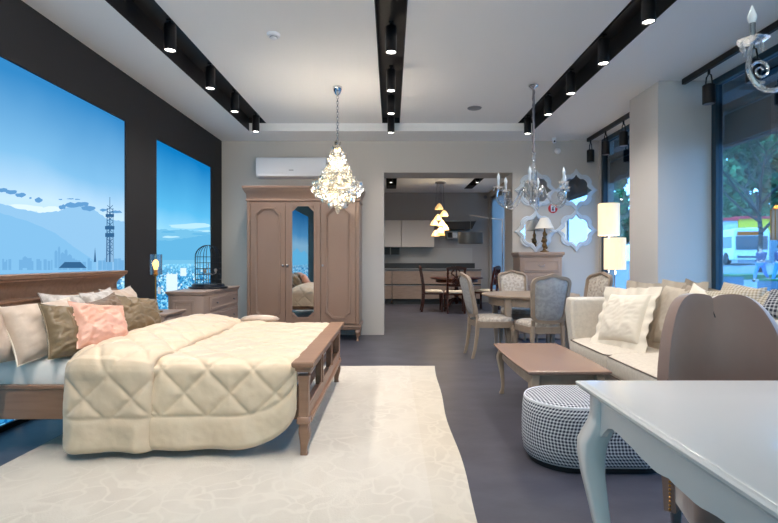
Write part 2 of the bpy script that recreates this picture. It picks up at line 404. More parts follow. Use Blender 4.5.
nt.nodes.remove(nt.nodes['Principled BSDF']); t_ = nt.nodes.new('ShaderNodeBsdfTranslucent'); t_.inputs[0].default_value = (1,.62,.36,1)
nt.links.new(t_.outputs[0], nt.nodes['Material Output'].inputs[0]); M_['curtain'] = cur
m = MB(); m.grid(lambda u, v: (-2.16+5.22*u, YF+.06+.03*sin(u*170), .02+2.86*v), 300, 2)
tag(m.build('fill_curtain', 'curtain', ang=180), 'added warm sheer curtain over the added fill window, out of view behind the camera', 'curtain')
m = MB(); m.box(KR+.06, 8.68, 0, KR+.066, 13.6, 2.95); m.build('lit_wall_screen', 'sheer', w3, world=True, smooth=False)

# ------------------------------------------------------------------ backlit pictures
def pic_mat(name, stops, city_z, seed):
    m = bpy.data.materials.new(name); m.use_nodes = True; nt = m.node_tree; N = nt.nodes; L = nt.links
    N.remove(N['Principled BSDF']); e = N.new('ShaderNodeEmission')
    tc = N.new('ShaderNodeTexCoord'); sp = N.new('ShaderNodeSeparateXYZ'); L.new(tc.outputs['Object'], sp.inputs[0])
    mr = N.new('ShaderNodeMapRange'); mr.inputs[1].default_value = 0; mr.inputs[2].default_value = 2.7; L.new(sp.outputs[2], mr.inputs[0])
    nz = N.new('ShaderNodeTexNoise'); nz.inputs['Scale'].default_value = 1.2; L.new(tc.outputs['Object'], nz.inputs['Vector'])
    ad = N.new('ShaderNodeMath'); ad.operation = 'MULTIPLY_ADD'; ad.inputs[1].default_value = .10; L.new(nz.outputs['Fac'], ad.inputs[0]); L.new(mr.outputs[0], ad.inputs[2])
    r = N.new('ShaderNodeValToRGB'); L.new(ad.outputs[0], r.inputs[0]); el = r.color_ramp.elements
    while len(el) < len(stops): el.new(.5)
    for q, (z, c) in zip(el, stops): q.position = z/2.7+.05; q.color = (*lin(c), 1)
    # town mosaic
    mp = N.new('ShaderNodeMapping'); mp.inputs['Scale'].default_value = (1, 1, 1.9); mp.inputs['Location'].default_value = (seed,seed,0); L.new(tc.outputs['Object'], mp.inputs[0])
    vo = N.new('ShaderNodeTexVoronoi'); vo.distance = 'CHEBYCHEV'; vo.inputs['Scale'].default_value = 24; L.new(mp.outputs[0], vo.inputs['Vector'])
    sp2 = N.new('ShaderNodeSeparateColor'); L.new(vo.outputs['Color'], sp2.inputs[0])
    r2 = N.new('ShaderNodeValToRGB'); r2.color_ramp.interpolation = 'CONSTANT'; el = r2.color_ramp.elements
    cs = [(0,(18,92,150)),(.25,(52,140,194)),(.5,(104,182,222)),(.72,(150,212,238)),(.9,(214,238,248))]
    while len(el) < 5: el.new(.5)
    for q, (z, c) in zip(el, cs): q.position = z; q.color = (*lin(c), 1)
    L.new(sp2.outputs[0], r2.inputs[0])
    mr2 = N.new('ShaderNodeMapRange'); mr2.inputs[1].default_value = city_z; mr2.inputs[2].default_value = city_z-.3; mr2.inputs[4].default_value = .85; L.new(sp.outputs[2], mr2.inputs[0])
    mx = N.new('ShaderNodeMix'); mx.data_type = 'RGBA'; L.new(mr2.outputs[0], mx.inputs[0]); L.new(r.outputs[0], mx.inputs[6]); L.new(r2.outputs[0], mx.inputs[7])
    L.new(mx.outputs[2], e.inputs[0]); e.inputs[1].default_value = 1.15
    L.new(e.outputs[0], N['Material Output'].inputs[0]); return m
M_['picA'] = pic_mat('backlit_print_sky', [(0,(40,120,180)),(.8,(80,160,210)),(1.2,(165,208,235)),(1.65,(184,214,236)),(1.95,(120,178,218)),(2.6,(48,126,184))], 1.24, 3)
M_['picB'] = pic_mat('backlit_print_hills', [(0,(20,100,165)),(.8,(40,140,200)),(1.15,(120,196,232)),(1.5,(146,206,234)),(1.85,(84,174,220)),(2.6,(14,116,180))], 1.24, 8)
M_['picC'] = pic_mat('backlit_print_dusk', [(0,(30,90,140)),(.8,(50,120,170)),(1.2,(110,160,190)),(1.65,(120,165,195)),(1.95,(70,130,175)),(2.6,(30,90,140))], 1.24, 5)
for k_, c_ in (('p_far',(136,184,220)),('p_near',(122,178,218)),('p_cloud',(92,146,194)),('p_tower',(48,92,132)),('p_tower2',(130,170,204)),('p_town',(106,162,206)),('p_pale',(206,226,240)),('p_hill',(108,178,214)),('p_hill2',(92,168,210)),('p_snow',(170,214,236))):
    M_[k_] = emis('print_'+k_, c_, 1.15)
XP = XL-.014
def pl(x, y):
    Y = -XP*F/(391-x); return (Y, 1.2+(260-y)*Y/F)
def picture(nm, lab, rect, base, layers):
    y0, y1, z0, z1 = rect
    t = thing(nm, lab, 'picture', (XP, (y0+y1)/2, z0))
    m = MB(); m.box(XP-.04, y0+.004, z0+.004, XP, y1-.004, z1-.004); o = m.build('picture_print', base, t, world=False, smooth=False)
    o.location = (-XP, -(y0+y1)/2, -z0)
    mats = []; mb = MB(); d = .001
    for mt, polys in layers:
        mats.append(mt); mb.cur = len(mats)-1
        for pz in polys:
            pz = [(max(y0+.005, min(y1-.005, a)), b) for a, b in pz]
            mb.add([(XP+d, a, b) for a, b in pz], [tuple(range(len(pz)))])
        d += .0008
    o = mb.build('printed_scene', mats, t, world=False, smooth=False); o.location = (-XP, -(y0+y1)/2, -z0)
    m = MB(); a, b = XP-.002, XL-.001
    return t
def poly(px, base=None):
    q = [pl(*p) for p in px]
    if base is not None: q += [(q[-1][0], base), (q[0][0], base)]
    return q
rr = random.Random(3)
def ridge(px, base, amp=.006, sub=8):
    q = [pl(*p) for p in px]; out = []
    for i in range(len(q)-1):
        for k in range(sub):
            t = k/sub; out.append((q[i][0]*(1-t)+q[i+1][0]*t, q[i][1]*(1-t)+q[i+1][1]*t+rr.uniform(-amp, amp)))
    out.append(q[-1]); return [(out[0][0], base)]+out+[(out[-1][0], base)]
def blob(x, y, w, h, n=14):
    out = []
    for i in range(n):
        a = 2*PI*i/n; out.append(pl(x+w*cos(a)*rr.uniform(.8,1.1), y+h*sin(a)*rr.uniform(.6,1.2)))
    return out
lat = []
for i in range(9):
    y = 205+i*5.6; lat += [poly([(106.6,y),(112.2,y+4.6),(112.2,y+5.4),(106.6,y+.8)]), poly([(112.2,y),(106.6,y+4.6),(106.6,y+5.4),(112.2,y+.8)])]
towerm = [poly([(109,197),(109.5,197),(110,262),(108.4,262)]), poly([(106.2,208),(107,208),(106.6,262),(105.6,262)]), poly([(112,208),(112.7,208),(113.2,262),(113.0,262)]),
          poly([(105,214),(113.4,214),(113.4,217),(105,217)]), poly([(104.4,226),(113.8,226),(113.8,229.5),(104.4,229.5)]), poly([(104.6,233),(113.6,233),(113.6,237),(104.6,237)])]+lat
town = []
for i in range(46):
    x = rr.uniform(0, 122); h = rr.uniform(1.5, 6); w = rr.uniform(1.2, 4); town.append(poly([(x,264-h),(x+w,264-h),(x+w,270),(x,270)]))
for x, h, w in ((54,12,3),(57.5,16,2.2),(60,10,4),(64,13,3),(67,8,4.5),(22,6,5)): town.append(poly([(x,264-h),(x+w/2,262-h),(x+w,264-h),(x+w,268),(x,268)]))
picture('backlit_picture', 'large backlit blue picture of misty mountains and a lattice tower behind the bed', PA, 'picA', [
    ('p_pale', [blob(20,208,26,4), blob(52,212,16,5), blob(92,228,16,6), blob(118,226,10,4)]),
    ('p_far', [[(PA[0],1.05)]+ridge([(-90,214),(0,203),(20,209),(40,213),(58,211),(75,205),(92,208),(106,218),(125.5,222)], 1.05)[1:]]),
    ('p_near', [[(PA[0],1.05)]+ridge([(-90,205),(0,213),(30,222),(55,233),(75,248),(96,262)], 1.05, .003)[1:]]),
    ('p_cloud', [blob(2,190,6,2.6), blob(11,192,6,2.4), blob(20,195,6,2.4), blob(38,200,4,2.6), blob(30,198,1.4,1), blob(62,207,4,2.6), blob(72,205,9,2.6), blob(82,204,7,2.8), blob(88,208,8,3), blob(103,210,4,1.6), blob(116,212,6,1.8), blob(60,199.4,2,.7), blob(70,198.8,4,.6), blob(77,199.4,3,.6)]),
    ('p_town', town), ('p_tower2', [poly([(105.5,238),(113,238),(113.4,262),(105.2,262)])]),
    ('p_tower', towerm+[poly([(93.2,262),(94.4,247),(95.6,262)]), poly([(58,268),(64,262),(80,262),(86,268)])])])
picture('backlit_picture', 'narrow backlit blue picture of hazy hills over a town beside the wardrobe', PB, 'picB', [
    ('p_snow', [blob(190,226,22,3), blob(205,233,12,3)]),
    ('p_hill', [ridge([(156.5,229),(168,230),(182,229.5),(196,231),(214,232)], 1.15, .008)]),
    ('p_snow', [blob(170,237,9,1.2), blob(196,239,9,1.4), blob(182,245,12,1.6)]),
    ('p_hill2', [ridge([(156.5,240),(170,240.5),(182,238.5),(196,236.5),(214,234)], 1.2, .006), blob(168,232,8,1), blob(200,234,9,1)]),
    ('p_pale', [poly([(166,274),(177,274),(177,292),(166,292)]), poly([(180,268),(186,268),(186,276),(180,276)])])])

picture('backlit_picture', 'backlit blue sky picture near the camera, seen only in the wardrobe mirror', PC, 'picC', [('p_hill2', [[(PC[0],1.05),(-1.5,1.4),(-1.0,1.5),(-.4,1.42),(.2,1.55),(.9,1.4),(.94,1.05)]])])
# ------------------------------------------------------------------ rug
m = MB()
L0, L1 = [], []
for i in range(41):
    t = i/40; y = 1.1+(5.45-1.1)*t
    xr = .36+.122*t+.012*sin(t*19)*(1-t*.5)+.01*sin(t*7); xl = -2.24+.008*sin(t*13)
    L0.append((xl, y)); L1.append((xr, y))
vs = []; NX = 24
def rugpt(i, j, z): return (L0[i][0]+(L1[i][0]-L0[i][0])*j/NX, L0[i][1]+.02*sin(j*.7)*(.3 if i in (0,40) else 0), z)
m.grid(lambda u, v: rugpt(round(u*40), round(v*NX), .013), 40, NX)
m.grid(lambda u, v: rugpt(round(u*40), round(v*NX), .001), 40, NX)
ed = [(i,0) for i in range(41)]+[(40,j) for j in range(1,NX+1)]+[(i,NX) for i in range(39,-1,-1)]+[(0,j) for j in range(NX-1,0,-1)]
m.loft([[rugpt(i,j,.001) for i, j in ed], [rugpt(i,j,.013) for i, j in ed]], cap=False)
rug = tag(m.build('rug', 'rug', smooth=True, ang=60, weld=True), 'large ivory low-pile rug with faint damask pattern lying beneath the bed', 'rug')
# faint border and pattern tone in the rug material
rm = M_['rug']; nt = rm.node_tree; N = nt.nodes; L = nt.links
tc = N.new('ShaderNodeTexCoord'); wv = N.new('ShaderNodeTexVoronoi'); wv.feature = 'DISTANCE_TO_EDGE'; wv.inputs['Scale'].default_value = 6.5
nz = N.new('ShaderNodeTexNoise'); nz.inputs['Scale'].default_value = 3; L.new(tc.outputs['Object'], nz.inputs['Vector'])
va = N.new('ShaderNodeVectorMath'); va.operation = 'MULTIPLY_ADD'; va.inputs[1].default_value = (.5,.5,.5); L.new(nz.outputs['Color'], va.inputs[0]); L.new(tc.outputs['Object'], va.inputs[2]); L.new(va.outputs[0], wv.inputs['Vector'])
ra = N.new('ShaderNodeValToRGB'); ra.color_ramp.elements[0].position = .03; ra.color_ramp.elements[1].position = .09; L.new(wv.outputs['Distance'], ra.inputs[0])
sp = N.new('ShaderNodeSeparateXYZ'); L.new(tc.outputs['Object'], sp.inputs[0])
bd = N.new('ShaderNodeMath'); bd.operation = 'GREATER_THAN'; bd.inputs[1].default_value = .2; L.new(sp.outputs[0], bd.inputs[0])
pr = N['Principled BSDF']; src = pr.inputs['Base Color'].links[0].from_socket
m1 = N.new('ShaderNodeMix'); m1.data_type = 'RGBA'; m1.inputs[6].default_value = (*lin((209,200,186)), 1); L.new(ra.outputs[0], m1.inputs[0]); L.new(src, m1.inputs[7])
m2 = N.new('ShaderNodeMix'); m2.data_type = 'RGBA'; m2.blend_type = 'MULTIPLY'; m2.inputs[7].default_value = (.965,.955,.93,1); L.new(bd.outputs[0], m2.inputs[0]); L.new(m1.outputs[2], m2.inputs[6])
L.new(m2.outputs[2], pr.inputs['Base Color'])

# ------------------------------------------------------------------ bed
bed = thing('double_bed', 'taupe wooden double bed with moulded headboard and panelled footboard on the ivory rug', 'bed', (-1.6, 3.86, 0))
B = lambda m, n, mt, par=bed, **k: m.build(n, mt, par, world=True, **k)
m = MB(); m.box(-2.685, 2.93, .30, -2.625, 4.63, .90)
m.mould(-2.685, 2.92, -2.62, 4.635, [(.89,0),(.90,.016),(.918,.018),(.93,.004),(.985,.004),(1.01,.014),(1.035,.036),(1.05,.054),(1.06,.056),(1.068,.068),(1.095,.074),(1.10,.064)], 'rfb')
hb = B(m, 'headboard', 'taupe2', bevel=.003)
m = MB()
for a, b in ((2.99,3.78),(3.83,4.55)): m.ring([(a,.60),(b,.60),(b,.90),(a,.90)], .03, .0, .012, lambda u, v, d: (-2.625+d, u, v))
m.build('panel_moulding', 'taupe2', hb, world=True)
for y in (2.96, 4.60):
    m = MB(); m.box(-2.69, y-.045, 0, -2.61, y+.045, .888); B(m, 'headboard_post', 'taupe2', bevel=.006)
m = MB(); m.box(-2.62, 2.985, .22, -.56, 3.02, .425); m.box(-2.62, 2.978, .405, -.56, 3.024, .428); B(m, 'side_rail', 'taupe2', bevel=.004)
m = MB(); m.box(-2.62, 4.70, .22, -.56, 4.735, .425); B(m, 'side_rail', 'taupe2', bevel=.004)
m = MB(); m.box(-2.60, 3.03, .30, -.58, 4.69, .33); B(m, 'slatted_base', 'taupe2')
# footboard
FX0, FX1 = -.565, -.495
m = MB()
m.mould(FX0, 2.935, FX1, 4.775, [(.52,0),(.535,.012),(.548,.012),(.56,.03),(.582,.032),(.588,.026)])
m.box(FX0+.01, 2.99, .225, FX1-.01, 4.72, .295); m.box(FX0+.01, 2.99, .515, FX1-.01, 4.72, .54)
m.mould(FX0, 2.98, FX1, 4.73, [(.205,.008),(.222,.014),(.236,.008)], 'lr')
N4 = 3; seg = (4.72-2.99)/N4
for k in range(1, N4): y = 2.99+seg*k; m.box(FX0+.015, y-.028, .295, FX1-.015, y+.028, .515)
fb = B(m, 'footboard', 'taupe2', bevel=.003)
m = MB()
for k in range(N4):
    a = 2.99+seg*k+(.028 if k else .0)+.004; b = 2.99+seg*(k+1)-(.028 if k < N4-1 else .0)-.004
    m.ring([(a,.298),(b,.298),(b,.512),(a,.512)], .02, 0, .008, lambda u, v, d: (FX1-.016+d, u, v))
m.build('opening_moulding', 'taupe2', fb, world=True)
for y in (2.97, 4.74):
    m = MB(); m.loft([sq(-.53, y, z, h, .2) for z, h in ((.50,.037),(.48,.034),(.44,.030),(.25,.030),(.24,.038),(.215,.042),(.205,.036))])
    B(m, 'footboard_post', 'taupe2')
    m = MB(); m.loft([sq(-.53+o*.4, y, z, h, .25) for z, h, o in ((.207,.026,0),(.19,.03,.0),(.15,.034,.01),(.12,.031,.012),(.07,.022,0),(.03,.019,-.006),(.014,.022,0),(.0135,.02,0))])
    B(m, 'leg', 'taupe2')
# mattress with sheet
def mat_fn():
    m = MB(); rings = []
    for z, o in ((.335,-.02),(.345,.0),(.38,.006),(.46,.008),(.53,.004),(.555,-.012),(.57,-.035),(.575,-.08)):
        rings.append([(x, y, z) for x, y in rrect(-2.60-o, 3.045-o, -.60+o, 4.685+o, .07, 6)])
    m.loft(rings); return m
mt = mat_fn().build('mattress', 'sheet', None, ang=60)
tag(mt, 'white-sheeted mattress lying in the taupe wooden bed', 'mattress')

# quilt
PITCH = .276
def quilt_puff(s, t, tb, amp=.021):
    """s across, t along drape, tb distance to hem"""
    if tb < .20:
        d = min(abs(tb-.20), 1); return amp*.9*(1-math.exp(-d/.022))*min(1, (tb+.004)/.03) if tb > -.01 else 0
    a = (s+t)/PITCH; b = (s-t)/PITCH
    da = abs(a-round(a))*PITCH*.7071; db = abs(b-round(b))*PITCH*.7071
    d = min(da, db, abs(tb-.20))
    return amp*(1-math.exp(-d/.015))*(1+.0*tb)
def path(yn, yf, ztop, zfar, r):
    """cross-section from far hang to near hem; returns f(t)->(y,z,ny,nz), and length to near corner"""
    pts = [(yf, zfar), (yf, ztop-r)]
    for i in range(1, 9): a = PI/2*i/8; pts.append((yf-r+r*cos(a), ztop-r+r*sin(a)))
    pts.append((yn+r, ztop))
    for i in range(1, 9): a = PI/2*i/8; pts.append((yn+r-r*sin(a), ztop-r+r*cos(a)))
    pts.append((yn, -1))
    L = [0]
    for a, b in zip(pts, pts[1:]): L.append(L[-1]+math.hypot(a[0]-b[0], a[1]-b[1]))
    corner = L[-2]
    def f(t):
        for i in range(len(pts)-1):
            if t <= L[i+1] or i == len(pts)-2:
                k = (t-L[i])/(L[i+1]-L[i]); y = pts[i][0]+(pts[i+1][0]-pts[i][0])*k; z = pts[i][1]+(pts[i+1][1]-pts[i][1])*k
                dy, dz = pts[i+1][0]-pts[i][0], pts[i+1][1]-pts[i][1]; l = math.hypot(dy, dz)
                return y, z, dz/l, -dy/l
    return f, corner, ztop-r
qr = thing('comforter', 'champagne quilted comforter with diamond stitching, folded back over the bed', 'comforter', (-1.2, 3.8, .57))
fA, cA, zA = path(2.945, 4.775, .585, .30, .085)
def hemA(x):
    if x < -1.0: return .06
    k = (x+1.0)/(.43); k = min(1, k); return .06+.26*(1-math.sqrt(max(0, 1-k**2.3)))
def nz_(x, y, z, s): return noise.noise(Vector((x*s, y*s, z*s)))
def quiltA(u, v):
    x = -1.56+u*(1.56-.572)
    T = cA+(zA-hemA(x)); t = v*T
    y, z, ny, nz = fA(t); tb = T-t
    h = quilt_puff(x+.148, t-cA-.105, tb) + .012*nz_(x,y,z,3.1)+.007*nz_(x,y,z,9)+.003*nz_(x,y*1.3,z,24)
    low = max(0, (.5-z)/.45) if ny < -.5 else 0
    h += low*(.018*sin(x*13+2*nz_(x,0,z,2))+.022)
    # foot end: rises to and tucks at footboard
    e = max(0, (x+.66)/.09); h -= .02*e*e
    if nz > .7:
        h += .016*math.exp(-((x+1.28)/.16)**2-((y-4.62)/.12)**2)*3
    if nz > .7: h *= .6
    edge = min(u*40, (1-u)*30, 1); h = h*edge+.0*(1-edge)
    return (x, y+ny*h*1.0, z+nz*h)
m = MB(); m.grid(quiltA, 110, 270)
o = m.build('quilt_body', 'quilt', qr, world=True, ang=180)
md = o.modifiers.new('thickness', 'SOLIDIFY'); md.thickness = .012; md.offset = -1
fB, cB, zB = path(2.935, 4.79, .585, .30, .09)
def quiltB(u, v):
    x = -1.955+u*(.53)
    T = cB+(zB-.055); t = v*T
    y, z, ny, nz = fB(t); tb = T-t
    x += .02*nz_(y,z,5,2.2)*(1 if u < .5 else .6)
    # profile across the folded layer: plump towards the head, thin at the foot edge
    prof = (1-abs(2*u-1)**5)**.5
    top = .085-.035*u+(.03*math.exp(-((u-.35)/.3)**2))
    side = .036
    k = min(1, max(0, nz))
    base = (side+(top-side)*k)*prof
    if nz > .7: base *= .62+.38*sin(PI*max(0, min(1, (y-2.9)/1.95)))**.6
    h = base+quilt_puff(x+.148+.02, t-cB-.12, tb, .019)*(.25+.75*min(1, min(u, 1-u)*9))+.012*nz_(x,y,z,4)+.008*nz_(x+3,y,z,10)+.003*nz_(x,y,z,26)
    low = max(0, (.5-z)/.45) if ny < -.5 else 0
    h += low*(.018+.02*sin(x*17+1.4+2*nz_(x,0,z,3)))*min(1, min(u, 1-u)*6)
    # head edge sways outward while hanging
    x2 = x+(-.02*low*(1-u))+.0
    return (x2, y+ny*h, z+nz*h)
m = MB(); m.grid(quiltB, 62, 270)
o = m.build('quilt_fold', 'quilt', qr, world=True, ang=180)
md = o.modifiers.new('thickness', 'SOLIDIFY'); md.thickness = .012; md.offset = -1

m = MB(); m.lathe([(.001,-.035),(.10,-.03),(.17,-.01),(.19,.005),(.16,.025),(.09,.038),(.001,.042)], (-1.27,4.72,.625), 20, sx=1, sy=.42); m.build('folded_corner', 'beigevelvet', qr, world=True, ang=90)
# pillows
def pillow_mb(w, h, t, seed, ears=.07, flange=0, ruffle=0, n=40, wr=.006):
    m = MB(); uvs = []
    def face(sgn):
        def fn(u, v):
            a, b = 2*u-1, 2*v-1
            k = 1-ears*((1-a*a)*abs(b)**3); q = 1-ears*((1-b*b)*abs(a)**3)
            x = a*w/2*q; z = b*h/2*k
            th = t/2*(max(0, 1-abs(a)**3.2)*max(0, 1-abs(b)**3.2))**.55
            wn = wr*1.6*(.5-2*abs(noise.noise(Vector((a*2.2+b*.8+seed, b*1.3, seed*1.7)))))+wr*.9*(.4-2*abs(noise.noise(Vector((a*3+seed, b*6-a*2, sgn)))))
            rim = min(1, min(1-abs(a), 1-abs(b))*6)
            uvs.append((x, z))
            return (x, sgn*(th+wn*rim), z)
        return fn
    m.grid(face(-1), n, n); m.grid(face(1), n, n)
    if flange:
        per = []
        k = 30
        for i in range(4*k):
            s = i/k; e = int(s); f = s-e
            a, b = ((2*f-1,-1),(1,2*f-1),(1-2*f,1),(-1,1-2*f))[e]; per.append((a,b))
        def edgept(a, b, o, i):
            kx = 1-ears*((1-a*a)*abs(b)**3); q = 1-ears*((1-b*b)*abs(a)**3)
            x = a*w/2*q; z = b*h/2*kx
            l = max(abs(a), abs(b)); dx = (a if abs(a) > .999 else a*.15); dz = (b if abs(b) > .999 else b*.15)
            wv = ruffle*(sin(i*.9+seed)+.8*sin(i*.37+seed*2))*o/flange
            return (x+dx*o, wv, z+dz*o)
        rings = [[edgept(a,b,o,i) for i,(a,b) in enumerate(per)] for o in (-.012, flange*.5, flange)]
        b0 = len(m.v); m.loft(rings, cap=False)
        uvs += [(p[0], p[2]) for p in m.v[b0:]]
        b0 = len(m.v); m.loft([[(p[0], p[1]+.005, p[2]) for p in r] for r in rings], cap=False); uvs += [(p[0], p[2]) for p in m.v[b0:]]
    return m, uvs
def pillow(name, label, mt, c, w, h, t, yaw, lean, seed, pipe=None, roll=0, cat='pillow', group=None, **k):
    """yaw: direction the face looks to (deg, 0 = towards -Y, 90 = +X); lean back deg"""
    m, uvs = pillow_mb(w, h, t, seed, **k)
    o = m.build(name, mt, None, ang=180, uv=uvs)
    mx = Matrix.Translation(c) @ Matrix.Rotation(math.radians(yaw), 4, 'Z') @ Matrix.Rotation(-math.radians(lean), 4, 'X') @ Matrix.Rotation(math.radians(roll), 4, 'Y')
    o.matrix_world = mx
    if pipe:
        e = k.get('ears', .07); pts = []
        for i in range(80):
            s = i/20; q = int(s); f = s-q
            a, b = ((2*f-1,-1),(1,2*f-1),(1-2*f,1),(-1,1-2*f))[q]
            kx = 1-e*((1-a*a)*abs(b)**3); qq = 1-e*((1-b*b)*abs(a)**3); pts.append((a*w/2*qq, 0, b*h/2*kx))
        p = MB(); p.tube(pts, .0055, 6, loop=True); p.build('piping', pipe, o)
    return tag(o, label, cat, group)
def zt(h, lean, t): return .575+h/2*cos(math.radians(lean))+t*.12
pillow('pillow', 'beige velvet pillow partly out of frame at the near end of the headboard', 'beigevelvet', (-2.44,2.90,.76), .44,.42,.16, 96,24,1, 'beigevelvet')
pillow('pillow', 'large beige velvet pillow with pale piping, nearest the camera on the white sheet', 'beigevelvet', (-2.27,3.19,.745), .48,.42,.19, 64,34,2, 'pillowcream', roll=-4, ears=.12)
pillow('pillow', 'silvery beige damask pillow standing against the headboard behind the olive one', 'silvervelvet', (-2.47,3.80,.765), .60,.38,.16, 88,20,3, 'silvervelvet', roll=3, ears=.14)
pillow('pillow', 'pale grey patterned pillow against the headboard, behind the pink cushion', 'silvervelvet', (-2.36,4.00,.765), .34,.40,.15, 80,20,4, 'silvervelvet', ears=.13, roll=-5)
pillow('pillow', 'beige pillow at the far end of the headboard behind the olive-gold cushion', 'beigevelvet', (-2.40,4.36,.775), .52,.38,.17, 92,22,5, 'silvervelvet', ears=.15)
pc = pillow('cushion', 'olive brown satin cushion leaning left of the pink satin one', 'olive', (-2.07,3.20,.735), .40,.38,.15, 66,30,6, 'olive', roll=8, cat='cushion', ears=.11, wr=.012)
m = MB(); m.box(-.012,-.03,-.215,.012,-.026,-.18); m.build('care_tag', 'orange', pc)
pillow('cushion', 'taupe satin cushion standing between the pink and the olive-gold ones', 'taupesatin', (-2.14,3.70,.74), .38,.38,.14, 84,22,7, 'taupesatin', roll=-9, cat='cushion', ears=.11, wr=.012)
pillow('cushion', 'shiny rose pink satin cushion leaning on the olive brown cushion', 'pink', (-1.96,3.29,.755), .37,.35,.14, 66,34,8, 'pink', roll=11, cat='cushion', ears=.11, wr=.014)
pillow('cushion', 'olive-gold satin cushion farthest from the camera beside the nightstand', 'olive', (-2.03,3.93,.755), .38,.33,.15, 68,30,9, 'olive', roll=11, cat='cushion', ears=.11, wr=.012)

# ------------------------------------------------------------------ nightstand, dresser, lamps
ns = thing('nightstand', 'small taupe nightstand with moulded top carrying the glass table lamp', 'nightstand', (-2.46, 5.12, 0))
m = MB(); m.mould(-2.66, 4.90, -2.27, 5.34, [(.622,-.01),(.632,.006),(.640,.014),(.655,.016),(.658,.010)]); m.build('table_top', 'greytaupe', ns, world=True, bevel=.002)
m = MB(); m.box(-2.65, 4.91, .14, -2.29, 5.33, .621); m.build('body', 'greytaupe', ns, world=True, bevel=.004)
for z0 in (.17,.40):
    m = MB(); m.box(-2.29, 4.935, z0, -2.275, 5.305, z0+.20); q = m.build('drawer', 'greytaupe', ns, world=True, bevel=.003)
    m = MB(); m.sphere((-2.262,5.12,z0+.10), .014); m.build('knob', 'brass', q, world=True)
for x, y in ((-2.63,4.93),(-2.31,4.93),(-2.63,5.31),(-2.31,5.31)):
    m = MB(); m.loft([sq(x,y,z,h) for z, h in ((.139,.024),(.06,.018),(0,.014))]); m.build('leg', 'greytaupe', ns, world=True)
lp = thing('table_lamp', 'brass table lamp with glowing bulb in a clear glass cylinder on the nightstand', 'lamp', (-2.45, 5.06, .659))
m = MB(); m.lathe([(.07,0),(.07,.006),(.062,.014),(.012,.02),(.006,.03)]); m.lathe([(.006,.02),(.006,.37),(.014,.375),(.024,.385),(.024,.40),(.017,.41),(.017,.44)]); m.build('stand', 'brass', lp)
m = MB(); m.lathe([(.016,.44),(.018,.452),(.03,.49),(.029,.515),(.015,.54),(.002,.546)], n=16); m.build('bulb', 'bulbamber', lp)
m = MB(); m.lathe([(.02,.385),(.06,.39),(.062,.40),(.062,.60)], n=28, cap=False); m.build('glass_shade', 'clearglass', lp)
m = MB(); m.box(.02,-.001,.19,.05,.001,.26); m.tube([(.006,0,.37),(.035,0,.26)], .001, 5); m.build('price_tag', 'tag', lp)
lg = bpy.data.lights.new('bulb_light', 'POINT'); lg.energy = 5; lg.color = (1,.66,.34); lg.shadow_soft_size = .03
lo = bpy.data.objects.new('bulb_light', lg); COL.objects.link(lo); lo.parent = lp; lo.location = (0,0,.50)

dr = thing('dresser', 'low taupe chest of drawers with chamfered corner beneath the wire cage lamp', 'chest of drawers', (-2.33, 6.17, 0))
x0, x1, y0, y1 = -2.55, -2.13, 5.56, 6.84
def cham(x0,y0,x1,y1,o,z,c=.09):
    a,b,c_,d = x0-o,y0-o,x1+o,y1+o; return [(a,b,z),(c_-c,b,z),(c_-c*.3,b+c*.3,z),(c_,b+c,z),(c_,d-c,z),(c_-c*.3,d-c*.3,z),(c_-c,d,z),(a,d,z)]
m = MB(); m.loft([cham(x0,y0,x1,y1,o,z) for z, o in ((.79,.0),(.80,.012),(.81,.012),(.818,.022),(.835,.024),(.839,.018))]); m.build('top', 'greytaupe', dr, world=True)
m = MB(); m.loft([cham(x0,y0,x1,y1,0,z) for z in (.12,.789)]); m.loft([cham(x0,y0,x1,y1,.012,z) for z in (.10,.135)]); m.build('body', 'greytaupe', dr, world=True, bevel=.003)
m = MB(); m.ring([(x0+.04,.19),(x1-.12,.19),(x1-.12,.74),(x0+.04,.74)], .03, 0, .01, lambda u, v, d: (u, y0-d, v)); m.ring([(x0+.085,.235),(x1-.165,.235),(x1-.165,.695),(x0+.085,.695)], .012, 0, .006, lambda u, v, d: (u, y0-d, v)); m.build('side_moulding', 'greytaupe', dr, world=True)
for z0, z1 in ((.60,.77),(.38,.575),(.16,.355)):
    m = MB(); m.box(x1, y0+.12, z0, x1+.016, y1-.12, z1); q = m.build('drawer', 'greytaupe', dr, world=True, bevel=.005)
    m = MB(); m.ring(rrect(y0+.14, z0+.02, y1-.14, z1-.02, .03), .012, 0, .006, lambda u, v, d: (x1+.016+d, u, v)); m.build('drawer_moulding', 'greytaupe', q, world=True)
    for ky in (y0+.33, y1-.33):
        m = MB(); m.lathe([(.004,0),(.006,.008),(.018,.014),(.018,.02),(.008,.026)], n=14)
        m.v = [(x1+.016+z, ky+x, (z0+z1)/2+y*.7) for x, y, z in m.v]; m.build('knob', 'steel', q, world=True)
for x, y in ((x0+.04,y0+.04),(x1-.07,y0+.07),(x0+.04,y1-.04),(x1-.07,y1-.07)):
    m = MB(); m.loft([sq(x,y,z,h) for z, h in ((.10,.035),(.04,.022),(0,.026))]); m.build('leg', 'greytaupe', dr, world=True)
cg = thing('cage_lamp', 'black wire birdcage lamp with small amber bulbs on the taupe dresser', 'lamp', (-2.33, 6.2, .84))
m = MB(); m.lathe([(.235,0),(.24,.01),(.235,.022),(.20,.026),(.195,.05),(.185,.058),(.02,.06)], n=36); m.build('base', 'blackmetal', cg)
for k in range(12):
    a = 2*PI*k/12; pts = [(.16*cos(a), .16*sin(a), .058), (.16*cos(a), .16*sin(a), .40)]+[(.16*cos(b)*cos(a), .16*cos(b)*sin(a), .40+.15*sin(b)) for b in [PI/2*i/7 for i in range(1,8)]]
    m = MB(); m.tube(pts, .0038, 5); m.build('cage_wire', 'blackmetal', cg)
